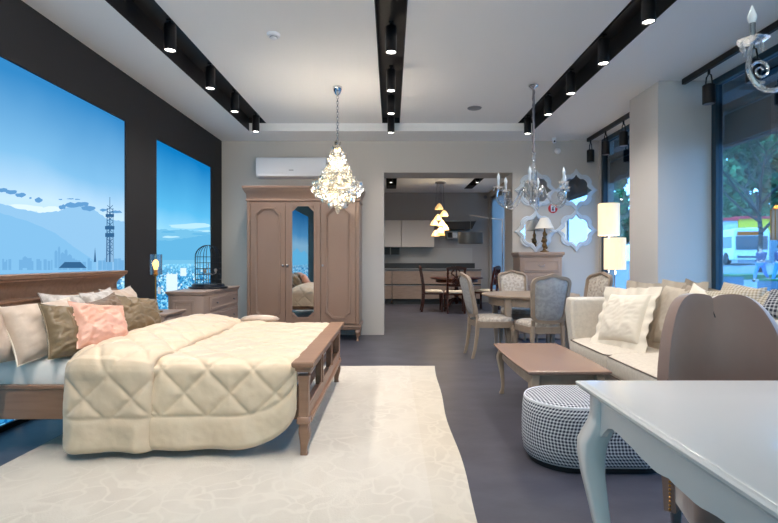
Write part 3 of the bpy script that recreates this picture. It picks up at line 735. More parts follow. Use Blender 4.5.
for z in (.11,.18,.25,.325,.40):
    m = MB(); m.tube([(.16*cos(2*PI*i/32), .16*sin(2*PI*i/32), z) for i in range(32)], .003, 5, loop=True); m.build('cage_ring', 'blackmetal', cg)
m = MB(); m.tube([(0,0,.06),(0,0,.33)], .006, 8)
for a in (0.4, 2.5, 4.6): m.tube([(0,0,.20),(.05*cos(a),.05*sin(a),.17),(.09*cos(a),.09*sin(a),.19)], .004, 6)
m.build('stem', 'steel', cg)
for a in (0.4, 2.5, 4.6):
    m = MB(); m.lathe([(.006,0),(.016,.02),(.022,.04),(.016,.06),(.003,.066)], (.09*cos(a),.09*sin(a),.19), 12); m.build('bulb', 'amber', cg)

# ------------------------------------------------------------------ wardrobe
wd = thing('wardrobe', 'tall three-door taupe wardrobe with arched mirror in its middle door, against the back wall', 'wardrobe', (-1.3, 7.45, 0))
x0, x1, y0, y1 = -2.125, -.465, 7.17, 7.74
W = lambda m, n, mt, par=wd, **k: m.build(n, mt, par, world=True, **k)
m = MB(); m.box(x0, y0, .235, x1, y1, 2.06); W(m, 'carcass', 'taupe', bevel=.004)
m = MB(); m.mould(x0, y0, x1, y1, [(2.06,0),(2.075,.016),(2.09,.016),(2.10,.006),(2.17,.010),(2.20,.03),(2.235,.05),(2.25,.052),(2.258,.06),(2.285,.062),(2.29,.055)], 'lrf'); W(m, 'cornice', 'taupe')
m = MB(); m.mould(x0, y0, x1, y1, [(.17,.0),(.175,.014),(.205,.018),(.215,.026),(.23,.024),(.24,.008)], 'lrf'); W(m, 'plinth', 'taupe')
for x in (x0+.03, x1-.03):
    for y in (y0+.03, y1-.04):
        m = cab_leg(x, y, .172, 0, -1 if y < 7.4 else 0, .034, .012); W(m, 'leg', 'taupe')
xs = [x0+.055, x0+.055+.517, x0+.055+1.034, x1-.055]
for k in range(3):
    a, b = xs[k]+.003, xs[k+1]-.003
    m = MB(); yy = y0-.022
    if k != 1: m.box(a, yy, .262, b, y0, 2.045)
    else:
        mx0, mx1 = a+.085, b-.085
        m.box(a, yy, .262, mx0+.012, y0, 2.045); m.box(mx1-.012, yy, .262, b, y0, 2.045); m.box(mx0+.012, yy, .262, mx1-.012, y0, .365); m.box(mx0+.012, yy, 1.985, mx1-.012, y0, 2.045)
    d = W(m, 'door', 'taupe', bevel=.003)
    m = MB()
    if k != 1:
        m.ring(notched(a+.065, .335, b-.065, 1.975, .075), .032, 0, .016, lambda u, v, q: (u, yy-q, v))
        m.ring(notched(a+.098, .368, b-.098, 1.942, .07), .008, 0, .008, lambda u, v, q: (u, yy-q, v))
    else:
        m.ring(notched(mx0-.012, .335, mx1+.012, 2.015, .075), .024, 0, .011, lambda u, v, q: (u, yy-q, v))
    m.build('panel_moulding', 'taupe', d, world=True)
    if k == 1:
        n_ = notched(mx0+.006, .353, mx1-.006, 1.997, .07)
        m = MB(); m.loft([[(u, yy-.0015, v) for u, v in n_], [(u, yy+.002, v) for u, v in n_]]); m.build('mirror', 'mirror', d, world=True, smooth=False)
    kx = b-.03 if k == 0 else a+.03
    m = MB(); m.lathe([(.006,0),(.006,.012),(.016,.02),(.017,.028),(.010,.036),(.002,.038)], n=14); m.v = [(kx+x, yy-z, 1.12+y) for x, y, z in m.v]; m.build('knob', 'steel', d, world=True)
for xa, xb in ((x0+.004, xs[0]-.004), (xs[3]+.004, x1-.004)):
    m = MB(); m.box(xa, y0-.024, .245, xb, y0, 2.055); m.box(xa+.012, y0-.03, .30, xb-.012, y0-.024, 1.98); W(m, 'pilaster', 'taupe', bevel=.004)

# air conditioner
ac = thing('air_conditioner', 'white wall-mounted air conditioner above the wardrobe', 'air conditioner', (-.99-.0, 7.66, 2.51))
xa, xb = -.545, .545
m = MB()
prof = [(.12,0),(-.07,0),(-.10,.02),(-.118,.06),(-.12,.24),(-.105,.295),(-.06,.31),(.12,.31)]
m.loft([[(x, y, z) for y, z in prof] for x in (xa, xb)]); m.build('housing', 'acwhite', ac, bevel=.006)
m = MB(); m.box(xa+.03, -.112, .008, xb-.03, -.09, .05); m.build('air_flap', 'acwhite', ac, bevel=.004)
m = MB(); m.box(-.03, -.1215, .095, .04, -.1195, .105); m.build('badge', 'acgrey', ac)
ac.location = (P(291,166,7.55)[0], 7.66, 2.495)

# ------------------------------------------------------------------ spotlights in slots
def mk_spot(label, energy=60, blend=.9, size=140, tilt=(0,0)):
    t = thing('spotlight', label, 'spotlight', (0,0,0))
    m = MB(); m.tube([(0,0,.222),(0,0,.262)], .012, 8); m.box(-.02,-.03,.25,.02,.03,.2615); m.build('bracket', 'spot', t)
    m = MB(); m.lathe([(.044,.225),(.05,.215),(.05,0),(.044,0),(.042,.012),(.0425,.2)], n=24, cap=True); m.build('housing', 'spot', t)
    m = MB(); m.lathe([(.0415,.008),(.041,.0095)], n=20); m.build('lens', 'lens', t)
    add_spot(t, energy, size, blend, tilt); return t
def add_spot(t, e, size, blend, tilt, z=-.01, col=(1,.93,.86)):
    l = bpy.data.lights.new('lamp_beam', 'SPOT'); l.energy = e; l.spot_size = math.radians(size); l.spot_blend = blend; l.color = col; l.shadow_soft_size = .05
    o = bpy.data.objects.new('lamp_beam', l); COL.objects.link(o); o.parent = t; o.location = (0,0,z); o.rotation_euler = (math.radians(tilt[0]), math.radians(tilt[1]), 0)
    return o
ES = 43
proto = mk_spot('x', ES)
first = True
ordn = ['nearest the back wall', 'second from the back wall', 'third from the back wall', 'fourth from the back wall', 'fifth from the back wall', 'sixth from the back wall, added out of view for light', 'seventh from the back wall, added out of view for light']
tracks = [('left ceiling slot', -1.90, [6.83,5.91,5.11,4.18,3.2,2.2,1.2]), ('middle ceiling slot', 0.0, [6.89,5.99,5.18,4.22,3.2,2.2,1.2]), ('right ceiling slot', 1.95, [6.94,6.03,5.27,4.46,3.68,2.8,1.9])]  # spotlights nearer than the frame edge are added to light the near room
for nm, x, ys in tracks:
    for k, y in enumerate(ys):
        lab = 'black cylinder spotlight in the %s, %s' % (nm, ordn[k])
        if first: o = proto; o.location = (x,y,3.0); o['label'] = lab; first = False
        else: o = dup(proto, (x,y,3.0), 0, lab)
        o['group'] = 'spotlights in the '+nm
        if y < 3 and x < 1:                      # added out-of-frame fixtures, aimed at the bed as warm frontal fill
            for c in o.children:
                if c.type == 'LIGHT': c.data = c.data.copy(); c.data.energy = 95; c.rotation_euler = (math.radians(50), math.radians(18 if x < -1 else -8), 0)
for x, y, lab in ((0,11.6,'black spotlight in the ceiling slot over the kitchen, seen left in the doorway'), (2.06,11.6,'black spotlight in the right kitchen ceiling slot, the farther one'), (2.06,10.9,'black spotlight in the right kitchen ceiling slot, the nearer one'),
                  (0,10.9,'black spotlight in the kitchen ceiling slot by the door, the nearer one')):
    o = dup(proto, (x,y,3.045), 0, lab); o['group'] = 'kitchen ceiling spotlights'
    for c in o.children:
        if c.type == 'LIGHT': c.data = c.data.copy(); c.data.energy = 105
def mk_bail(label):
    t = thing('spotlight', label, 'spotlight')
    m = MB(); m.tube([(0,-.045,.0),(0,-.05,.06),(0,-.035,.13),(0,0,.155),(0,.035,.13),(0,.05,.06),(0,.045,.0)], .007, 6); m.tube([(0,0,.15),(0,0,.20)], .012, 8); m.build('bracket', 'spot', t)
    m = MB(); m.lathe([(.05,-.14),(.056,-.135),(.056,.04),(.045,.05),(.01,.052)], n=24); m.build('housing', 'spot', t)
    m = MB(); m.lathe([(.046,-.1415),(.045,-.1405)], n=20); m.build('lens', 'acgrey', t)
    return t
TZ = ZS+.012-.03
b0 = mk_bail('x')
bl = [(4.74,'black track spotlight nearest the pier on the window track'),(4.16,'black track spotlight behind the crystal arm at the near window'),
      (7.55,'black track spotlight nearest the back wall at the far window'),(7.02,'middle black track spotlight of three at the far window'),(6.48,'black track spotlight next to the pier at the far window')]
for k, (y, lab) in enumerate(bl):
    o = b0 if k == 0 else dup(b0, (0,0,0), 0, lab)
    o.location = (3.10, y, TZ-.225); o['label'] = lab; o['group'] = 'track spotlights along the windows'
for a, b, lab in ((1.3,5.15,'black lighting track on the ceiling along the near window'),(5.85,7.65,'black lighting track on the ceiling along the far window')):
    m = MB(); m.box(3.08, a, TZ-.03, 3.12, b, TZ+.028)
    tag(m.build('lighting_track', 'spot', bevel=.003), lab, 'lighting track')
# smoke detector and ceiling disc
c = P(273.5,34,2.02*F/226)
sd = thing('smoke_detector', 'small round white smoke detector on the left part of the ceiling', 'smoke detector', (c[0], c[1], ZC-.028))
m = MB(); m.lathe([(.02,-.02),(.03,-.012),(.032,0),(.055,.004),(.06,.02),(.06,.0275)]); m.build('housing', 'acwhite', sd)
m = MB(); m.lathe([(.034,-.006),(.034,-.001)]); m.build('sensor_slot', 'acgrey', sd)
c = P(474.5,108,2.02*F/152)
m = MB(); m.lathe([(.02,-.012),(.085,-.01),(.095,-.002),(.095,-.0005)], (0,0,0), 28); o = m.build('ceiling_speaker', 'acgrey'); o.location = (c[0], c[1], ZC); tag(o, 'flat grey round ceiling speaker on the right part of the ceiling', 'speaker')

# ------------------------------------------------------------------ crystal chandeliers
def leaf_mesh(w, h, t):
    m = MB(); n = 6; pts = []
    for i in range(n): a = PI/2+2*PI*i/n; pts.append((w/2*cos(a), h/2*sin(a)))
    inn = [(x*.45, z*.45) for x, z in pts]
    m.loft([[(x,0,z) for x, z in pts], [(x,-t/2,z) for x, z in inn]]); m.loft([[(x,0,z) for x, z in pts], [(x,t/2,z) for x, z in inn]])
    return m
c1 = P(337.5,87,5.67)
ch = thing('crystal_chandelier', 'lit tiered crystal chandelier hanging over the bed in front of the wardrobe', 'chandelier', (c1[0], 5.67, ZC))
z_ = lambda y: 1.2+(260-y)/F*5.67-ZC
m = MB(); m.lathe([(.055,-.0005),(.055,-.02),(.045,-.05),(.028,-.085),(.012,-.10),(.004,-.11)]); m.build('ceiling_cup', 'chrome', ch)
m = MB(); k = 0; z = -.105
while z > z_(141):
    a = (k % 2)*PI/2; m.tube([(.014*cos(q)*cos(a), .014*cos(q)*sin(a), z-.018+.02*sin(q)) for q in [2*PI*i/8 for i in range(8)]], .0045, 5, loop=True); z -= .031; k += 1
m.build('chain', 'chrome', ch)
prof = [(143,.035),(149,.055),(155,.08),(161,.10),(167,.13),(173,.165),(179,.20),(185,.285),(190,.30),(195,.25),(200,.18),(205,.11)]
m = MB(); 
for y, r in prof[1:-1:2]: m.tube([(r*.82*cos(2*PI*i/24), r*.82*sin(2*PI*i/24), z_(y)) for i in range(24)], .004, 5, loop=True)
m.tube([(0,0,z_(139)),(0,0,z_(208))], .008, 6); m.build('wire_frame', 'chrome', ch)
lf = leaf_mesh(.064,.072,.018); rest = MB(); cnt = 0; cand = []
lm = None
for y, r in prof:
    n_ = max(3, int(2*PI*r/.056))
    for i in range(n_):
        a = 2*PI*(i+.5*(prof.index((y,r)) % 2))/n_
        cand.append((a, r+R.uniform(-.012,.012), z_(y)+R.uniform(-.008,.008), R.uniform(-.3,.3)))
cand.sort(key=lambda q: sin(q[0])*q[1])       # nearest to the camera first
for a, r, z, tw in cand:
    mx = Matrix.Translation((r*cos(a), r*sin(a), z)) @ Matrix.Rotation(a+PI/2+tw, 4, 'Z') @ Matrix.Rotation(.18+tw*.4, 4, 'X')
    if cnt < 100:
        if lm is None: o = lf.build('crystal', 'crystalwarm', ch, smooth=False); lm = o.data
        else: o = bpy.data.objects.new('crystal', lm); COL.objects.link(o); o.parent = ch
        o.matrix_local = mx; cnt += 1
    else: rest.add([tuple(mx @ Vector(v)) for v in lf.v], lf.f)
tag(rest.build('crystal', 'crystalwarm', ch, smooth=False), kind='stuff')
m = MB(); m.lathe([(.004,z_(206)),(.02,z_(208)),(.03,z_(210.5)),(.018,z_(213)),(.002,z_(214))], n=8); m.build('bottom_drop', 'crystalwarm', ch, smooth=False)
for y, r, n_ in ((150,.03,2),(165,.06,3),(183,.15,6)):
    for i in range(n_):
        a = 2*PI*i/n_+y; m = MB(); m.sphere((r*cos(a), r*sin(a), z_(y)), .02, 10, 8, 1.5); m.build('bulb', 'bulb', ch)
for y, e in ((160,22),(185,34)):
    l = bpy.data.lights.new('chandelier_light', 'POINT'); l.energy = e; l.color = (1,.88,.72); l.shadow_soft_size = .12
    o = bpy.data.objects.new('chandelier_light', l); COL.objects.link(o); o.parent = ch; o.location = (0,0,z_(y))

def drop(m, c, r, h, n=6):
    m.lathe([(.001,0),(r*.4,-h*.15),(r,-h*.6),(r*.5,-h*.9),(.001,-h)], c, n)
def arm_chandelier(name, label, c, zc, angs, Rr, s=1.0, bulbmat='bulboff', candles=True, chain_mat='sleeve', top=ZC, low=.03):
    t = thing(name, label, 'chandelier', (c[0], c[1], top)); H = top-zc
    m = MB(); m.lathe([(.05*s,-.0005),(.055*s,-.012),(.035*s,-.03),(.012,-.05)]); m.build('ceiling_cup', 'chrome', t)
    m = MB(); m.tube([(.004*sin(i*1.9), .004*cos(i*1.7), -.045-(H-.50*s-.045)*i/20) for i in range(21)], [.013+.003*(i % 2) for i in range(21)], 8); m.build('chain_sleeve', chain_mat, t)
    m = MB(); b = -H
    m.lathe([(.01,b+.52*s),(.03*s,b+.50*s),(.012*s,b+.47*s),(.024*s,b+.43*s),(.012*s,b+.40*s),(.02*s,b+.36*s),(.038*s,b+.30*s),(.034*s,b+.22*s),(.016*s,b+.16*s),(.05*s,b+.12*s),(.02*s,b+.08*s),(.10*s,b+.05*s),(.115*s,b+.065*s),(.10*s,b+.04*s),(.04*s,b+.0),(.02*s,b-.03*s),(.03*s,b-.06*s),(.004,b-.09*s)], n=14); m.build('column', 'crystal', t, ang=25)
    for a in angs:
        ca, sa = cos(a), sin(a); q = lambda r, z: (r*Rr*ca, r*Rr*sa, b+z*s)
        pts = [q(.12,.04),q(.22,.10),q(.34,.09),q(.46,.0),q(.62,-.09),q(.8,-.115),q(.95,-.085),q(1.04,-.02),q(1.03,.05),q(1.0,.10)]
        sm = []
        for i in range(len(pts)-1):
            p0 = Vector(pts[max(0,i-1)]); p1 = Vector(pts[i]); p2 = Vector(pts[i+1]); p3 = Vector(pts[min(len(pts)-1,i+2)])
            for k in range(4):
                u = k/4; sm.append(.5*((2*p1)+(p2-p0)*u+(2*p0-5*p1+4*p2-p3)*u*u+(3*p1-p0-3*p2+p3)*u**3))
        sm.append(Vector(pts[-1]))
        m = MB(); m.tube(sm, .0115*s, 8)
        # scroll
        sp_ = [q(.90+(.058*s/Rr)*(1-k/26)*cos(-PI/2-.3+k*.5), -.022+.058*(1-k/26)*sin(-PI/2-.3+k*.5)) for k in range(23)]
        m.tube(sp_, [.008*s*(1-k/40) for k in range(23)], 6); ar = m.build('arm', 'crystal', t)
        m = MB(); cx, cy, cz = q(1.0,.10)
        n_ = 10; rings = []
        for r0, z0 in ((.008,0),(.03,.006),(.055,.014),(.062,.022)): rings.append([(cx+r0*s*(1+.12*(i % 2)*(r0 > .02))*cos(2*PI*i/n_), cy+r0*s*(1+.12*(i % 2)*(r0 > .02))*sin(2*PI*i/n_), cz+z0*s) for i in range(n_)])
        m.loft(rings, cap=False); m.build('drip_cup', 'crystal', ar, smooth=False)
        m = MB(); m.lathe([(.013*s,.01*s),(.013*s,.10*s)], (cx,cy,cz), 10); m.build('candle_tube', 'chrome' if s > 1.1 else 'pearl', ar)
        m = MB(); m.lathe([(.012*s,.10*s),(.017*s,.112*s),(.020*s,.13*s),(.012*s,.155*s),(.001,.185*s)], (cx,cy,cz), 12); m.build('bulb', bulbmat, ar)
        for k in range(4):
            m = MB(); w = 2*PI*k/4+a; drop(m, (cx+.05*s*cos(w), cy+.05*s*sin(w), cz+.012*s), .010*s, .05*s)
            m.build('crystal_drop', 'crystal', ar, smooth=False)
    for k in range(10):
        m = MB(); w = 2*PI*k/10; drop(m, (.105*s*cos(w), .105*s*sin(w), b+.05*s), .012*s, .06*s)
        m.build('crystal_drop', 'crystal', t, smooth=False)
    return t
arm_chandelier('glass_chandelier', 'unlit clear glass chandelier with candle arms before the white mirrors', P(533.5,84,5.61), 1.93, [math.radians(a) for a in (12,66,128,176,248,306)], .40)
c3 = P(755,43,2.6)
arm_chandelier('glass_chandelier', 'large clear crystal chandelier at the top right, only one scrolled arm in view', (c3[0]+.46, 2.62), c3[2]-.115, [math.radians(a) for a in (180,60,300)], .46, s=1.15, bulbmat='bulboff', top=ZS)
cl = (3.0, 3.3)
al = thing('amber_chandelier', 'copper and amber glass lantern lamp at the right edge before the near window', 'chandelier', (cl[0], cl[1], ZS+.012))
bz = 1.2+20*3.3/F-ZS-.012
m = MB(); m.lathe([(.05,-.0005),(.05,-.02),(.01,-.03)]); m.tube([(0,0,-.02),(0,0,bz+.08)], .008, 8); m.lathe([(.03,bz+.1),(.045,bz+.06),(.01,bz)]); m.build('stem', 'brass', al)
for a in (PI, PI/2+.2, -PI/2-.2):
    ca, sa = cos(a), sin(a); rr_ = .36 if a == PI else .30
    ex, ey = rr_*ca, rr_*sa
    m = MB(); m.tube([(0,0,bz+.04),(ex*.5,ey*.5,bz-.03),(ex*.9,ey*.9,bz-.02),(ex,ey,bz-.005)], .006, 6); ar = m.build('arm', 'brass', al)
    m = MB(); m.lathe([(.05,0),(.052,.01),(.052,.20),(.05,.21)], (ex,ey,bz), 8, cap=False); m.build('amber_glass', 'amber', ar, smooth=False)
    m = MB(); m.lathe([(.04,.205),(.045,.212),(.03,.235),(.005,.237)], (ex,ey,bz), 8); m.lathe([(.012,0),(.012,.14)], (ex,ey,bz), 8)
    for k in range(8): w = 2*PI*(k+.5)/8; m.tube([(ex+.05*cos(w),ey+.05*sin(w),bz),(ex+.05*cos(w),ey+.05*sin(w),bz+.21)], .003, 4)
    m.build('copper_cage', 'brass', ar)

# ------------------------------------------------------------------ kitchen
YKf = 13.12
for k, (a, b, lab) in enumerate(((-.85,.02,'grey oak kitchen base cabinet at the left end of the run'), (.03,.83,'grey oak kitchen base cabinet behind the dark chair seen from the side'),
                 (.84,1.62,'grey oak kitchen base cabinet behind the round mahogany table'), (1.63,2.43,'grey oak kitchen base cabinet at the right end of the run'))):
    t = thing('base_cabinet', lab, 'kitchen cabinet', ((a+b)/2, YKf+.3, 0), group='kitchen base cabinets')
    m = MB(); m.box(a+.02, YKf+.06, 0, b-.02, YKf+.58, .14); m.build('toe_kick', 'kitdark', t, world=True)
    m = MB(); m.box(a, YKf+.022, .14, b, YKf+.60, .925); m.build('body', 'kitdark', t, world=True)
    for z0, z1 in ((.15,.51),(.55,.90)):
        m = MB(); m.box(a+.003, YKf, z0, b-.003, YKf+.02, z1); q = m.build('drawer', 'kitwood', t, world=True, bevel=.002)
        m = MB(); m.box(a+.003, YKf-.004, z1, b-.003, YKf+.02, z1+.014); m.build('handle', 'steel', q, world=True)
m = MB(); m.box(-.87, YKf-.01, .927, 2.45, YKf+.62, .965); tag(m.build('worktop', 'kittop', bevel=.003), 'grey kitchen worktop running along the base cabinets', 'worktop')
m = MB(); m.box(-.87, YKf+.56, .967, 2.36, YKf+.615, 1.11); tag(m.build('upstand', 'kitdark', bevel=.002), 'dark grey upstand at the back of the kitchen worktop', 'splashback')
m = MB(); m.box(-.9, KY-.012, 1.115, 2.3, KY-.001, 1.54); tag(m.build('splashback', 'kitsplash'), 'pale grey splashback panel beneath the cream wall cabinets', 'splashback')
for a, b, lab in ((-.95,-.35,'cream wall cabinet hidden left of the doorway'),(-.34,.285,'cream wall cabinet at the left edge of the doorway'),(.295,1.19,'wide cream wall cabinet left of the glowing pendant')):
    t = thing('wall_cabinet', lab, 'kitchen cabinet', ((a+b)/2, 13.57, 1.555), group='kitchen wall cabinets')
    m = MB(); m.box(a, 13.40, 1.555, b, 13.745, 2.295); m.build('body', 'kitwhite', t, world=True)
    m = MB(); m.box(a+.002, 13.38, 1.56, b-.002, 13.398, 2.29); m.build('door', 'kitwhite', t, world=True, bevel=.002)
for a, b, lab in ((-.19,-.03,'small black niche box beneath the cream cabinets, left one'),(.0,.24,'dark grey niche box beneath the cream cabinets, right one')):
    t = thing('niche_box', lab, 'shelf', ((a+b)/2, 13.6, 1.35))
    m = MB(); z0, z1 = 1.35, 1.553; m.box(a,13.45,z0,a+.012,13.735,z1); m.box(b-.012,13.45,z0,b,13.735,z1); m.box(a+.012,13.45,z0,b-.012,13.735,z0+.012); m.box(a+.012,13.45,z1-.012,b-.012,13.735,z1); m.box(a+.012,13.70,z0+.012,b-.012,13.735,z1-.012)
    m.build('box_shell', 'kitdark', t, world=True)
t = thing('extractor_hood', 'wide black slant-ended extractor hood on the kitchen back wall', 'extractor hood', (1.83, 13.5, 2.04))
m = MB(); m.loft([[(1.38,13.2,2.04),(2.20,13.2,2.04),(2.32,13.2,2.27),(1.38,13.2,2.27)], [(1.38,13.74,2.04),(2.20,13.74,2.04),(2.32,13.74,2.27),(1.38,13.74,2.27)]]); m.build('canopy', 'slot', t, world=True, bevel=.004)
m = MB(); m.box(1.40, 13.185, 2.25, 2.30, 13.2, 2.268); m.build('trim_strip', 'steel', t, world=True)
t = thing('wall_oven', 'small steel-fronted appliance below the black extractor hood', 'appliance', (1.7, 13.6, 1.8))
m = MB(); m.box(1.55, 13.5, 1.79, 1.86, 13.745, 2.0); m.build('housing', 'steel', t, world=True, bevel=.004)
m = MB(); m.box(1.57, 13.49, 1.82, 1.70, 13.4995, 1.965); m.build('window', 'slot', t, world=True)
m = MB(); m.box(1.72, 13.49, 1.82, 1.84, 13.4995, 1.965); m.build('control_panel', 'acwhite', t, world=True)
# arc lamp
t = thing('arc_lamp', 'arc lamp with long thin arm and grey drum shade in the kitchen', 'lamp', (2.5, 10.9, 0))
sx, sy = P(470.5,238,11.7)[0], 11.7
m = MB(); m.lathe([(.16,0),(.16,.02),(.02,.03)], (2.5,10.9,0)); m.build('base', 'steel', t, world=True)
m = MB(); m.tube([(2.5,10.9,.02),(2.5,10.9,2.10)], .012, 8); m.tube([(2.5,10.9,2.10),(2.3,11.2,2.16),(sx,sy,2.28),(sx,sy,2.27)], .007, 6); m.tube([(sx,sy,2.28),(sx,sy,1.86)], .004, 6); m.build('pole', 'steel', t, world=True)
m = MB(); m.lathe([(.30,1.595),(.30,1.865)], (sx,sy,0), 32, sy=.6, cap=False); m.lathe([(.298,1.86),(.01,1.862)], (sx,sy,0), 32, sy=.6, cap=False); m.build('shade', 'kitdark', t, world=True)
# pendant flowers
c = P(440.5,182,11.9)
t = thing('flower_pendant', 'glowing cluster pendant of glass flowers over the mahogany table', 'pendant lamp', (c[0], 11.9, ZS))
m = MB(); m.lathe([(.13,-.0005),(.13,-.025),(.12,-.03)], n=24); m.build('ceiling_plate', 'steel', t)
zz = lambda y: 1.2+(260-y)/F*11.9-ZS
fl = [(439.5,207),(444,214),(438,218),(434.5,223),(442,224),(445,228),(440,231),(435.5,234),(441.5,233)]
for k, (px, py) in enumerate(fl):
    fx = (px-440.5)/F*11.9; fy = R.uniform(-.1,.1); fz = zz(py)
    n_ = 10; m = MB(); rings = []
    for r, z in ((.02,.09),(.05,.06),(.075,.0),(.095,-.055)): rings.append([(fx+r*(1+.22*(i % 2)*(r > .06))*cos(2*PI*i/n_), fy+r*(1+.22*(i % 2)*(r > .06))*sin(2*PI*i/n_), fz+z) for i in range(n_)])
    m.loft(rings, cap=False); f = m.build('glass_flower', 'flowerglow', t)
    m = MB(); m.sphere((fx,fy,fz-.01), .028, 10, 6); m.build('bulb', 'bulb', f)
    m = MB(); m.tube([(fx*.6,fy*.6,-.02),(fx,fy,fz+.09)], .002, 4); m.build('cord', 'blackmetal', f)
l = bpy.data.lights.new('pendant_light', 'POINT'); l.energy = 14; l.color = (1,.8,.52); l.shadow_soft_size = .15
o = bpy.data.objects.new('pendant_light', l); COL.objects.link(o); o.parent = t; o.location = (0,-.25,zz(222))
# mahogany dining
def dark_chair(label, loc, rz):
    t = thing('wooden_chair', label, 'chair', loc, rz, 'mahogany chairs round the kitchen table')   # faces +Y
    for sx_ in (-1,1):
        m = MB(); m.loft([sq(sx_*.21, .20+.0, z, h, .3) for z, h in ((.43,.024),(.36,.026),(.30,.02),(.12,.016),(.03,.018),(0,.016))]); m.build('leg', 'dark', t)
        m = MB(); m.loft([sq(sx_*.19, y, z, h, .2, .024) for y, z, h in ((-.27,0,.022),(-.23,.2,.024),(-.21,.43,.027),(-.22,.6,.025),(-.26,.85,.024),(-.29,1.0,.022))]); m.build('leg', 'dark', t)
    m = MB(); m.loft([[(x,y,z) for x, y in ((-.21,-.2),(.21,-.2),(.235,.225),(-.235,.225))] for z in (.40,.445)]); m.build('seat_rail', 'dark', t, bevel=.006)
    m = MB(); m.loft([[(x*s_,y*s_+.01,z) for x, y in rrect(-.215,-.195,.215,.215,.05)] for z, s_ in ((.446,.98),(.47,1),(.492,.93),(.498,.6))]); m.build('seat_cushion', 'seatcream', t)
    m = MB(); m.loft([[(x, -.275-.02*(1-(x/.2)**2), z) for x, z in ((-.22,.97),(-.12,.985),(0,.975),(.12,.985),(.22,.97),(.23,1.03),(.1,1.055),(0,1.065),(-.1,1.055),(-.23,1.03))], [(x, -.305-.02*(1-(x/.2)**2), z) for x, z in ((-.22,.97),(-.12,.985),(0,.975),(.12,.985),(.22,.97),(.23,1.03),(.1,1.055),(0,1.065),(-.1,1.055),(-.23,1.03))]]); m.build('back_rail', 'dark', t)
    m = MB(); m.box(-.18,-.235,.60,.18,-.215,.64); m.build('lower_back_rail', 'dark', t, bevel=.004)
    m = MB(); yb = lambda z: -.225-(z-.6)*.17
    for s_ in (-1,1):
        m.tube([(s_*.03,yb(.63),.63),(s_*.10,yb(.72),.72),(s_*.02,yb(.82),.82),(s_*.11,yb(.90),.90),(s_*.05,yb(.98),.985)], .019, 6)
    m.tube([(0,yb(.63),.63),(0,yb(.82),.82),(0,yb(.98),.98)], .016, 6); m.tube([(-.10,yb(.74),.74),(0,yb(.77),.77),(.10,yb(.74),.74)], .010, 6); m.build('back_splat', 'dark', t)
    return t
dark_chair('mahogany chair facing right at the left side of the kitchen table', (.98,11.45,0), -PI/2)
dark_chair('mahogany chair with pierced back seen from behind at the kitchen table', (P(455,0,11.1)[0],11.15,0), 0.0)
dark_chair('mahogany chair facing left at the right side of the kitchen table', (2.28,11.7,0), PI/2-.55)
t = thing('round_table', 'round mahogany pedestal table in the kitchen', 'table', (1.62,12.0,0))
m = MB(); m.lathe([(.02,.735),(.62,.735),(.64,.745),(.65,.765),(.64,.775),(.02,.777)], n=40); m.build('table_top', 'dark', t)
m = MB(); m.lathe([(.52,.66),(.52,.734)], n=32); m.build('apron', 'dark', t)
m = MB(); m.lathe([(.12,.66),(.06,.62),(.05,.5),(.09,.42),(.10,.36),(.05,.30),(.07,.2),(.04,.12)], n=16); m.build('pedestal', 'dark', t)
for k in range(4):
    a = PI/4+k*PI/2; m = MB(); m.tube([(.04*cos(a),.04*sin(a),.25),(.18*cos(a),.18*sin(a),.20),(.32*cos(a),.32*sin(a),.08),(.42*cos(a),.42*sin(a),.03)], [.035,.035,.028,.024], 8); m.build('foot', 'dark', t)

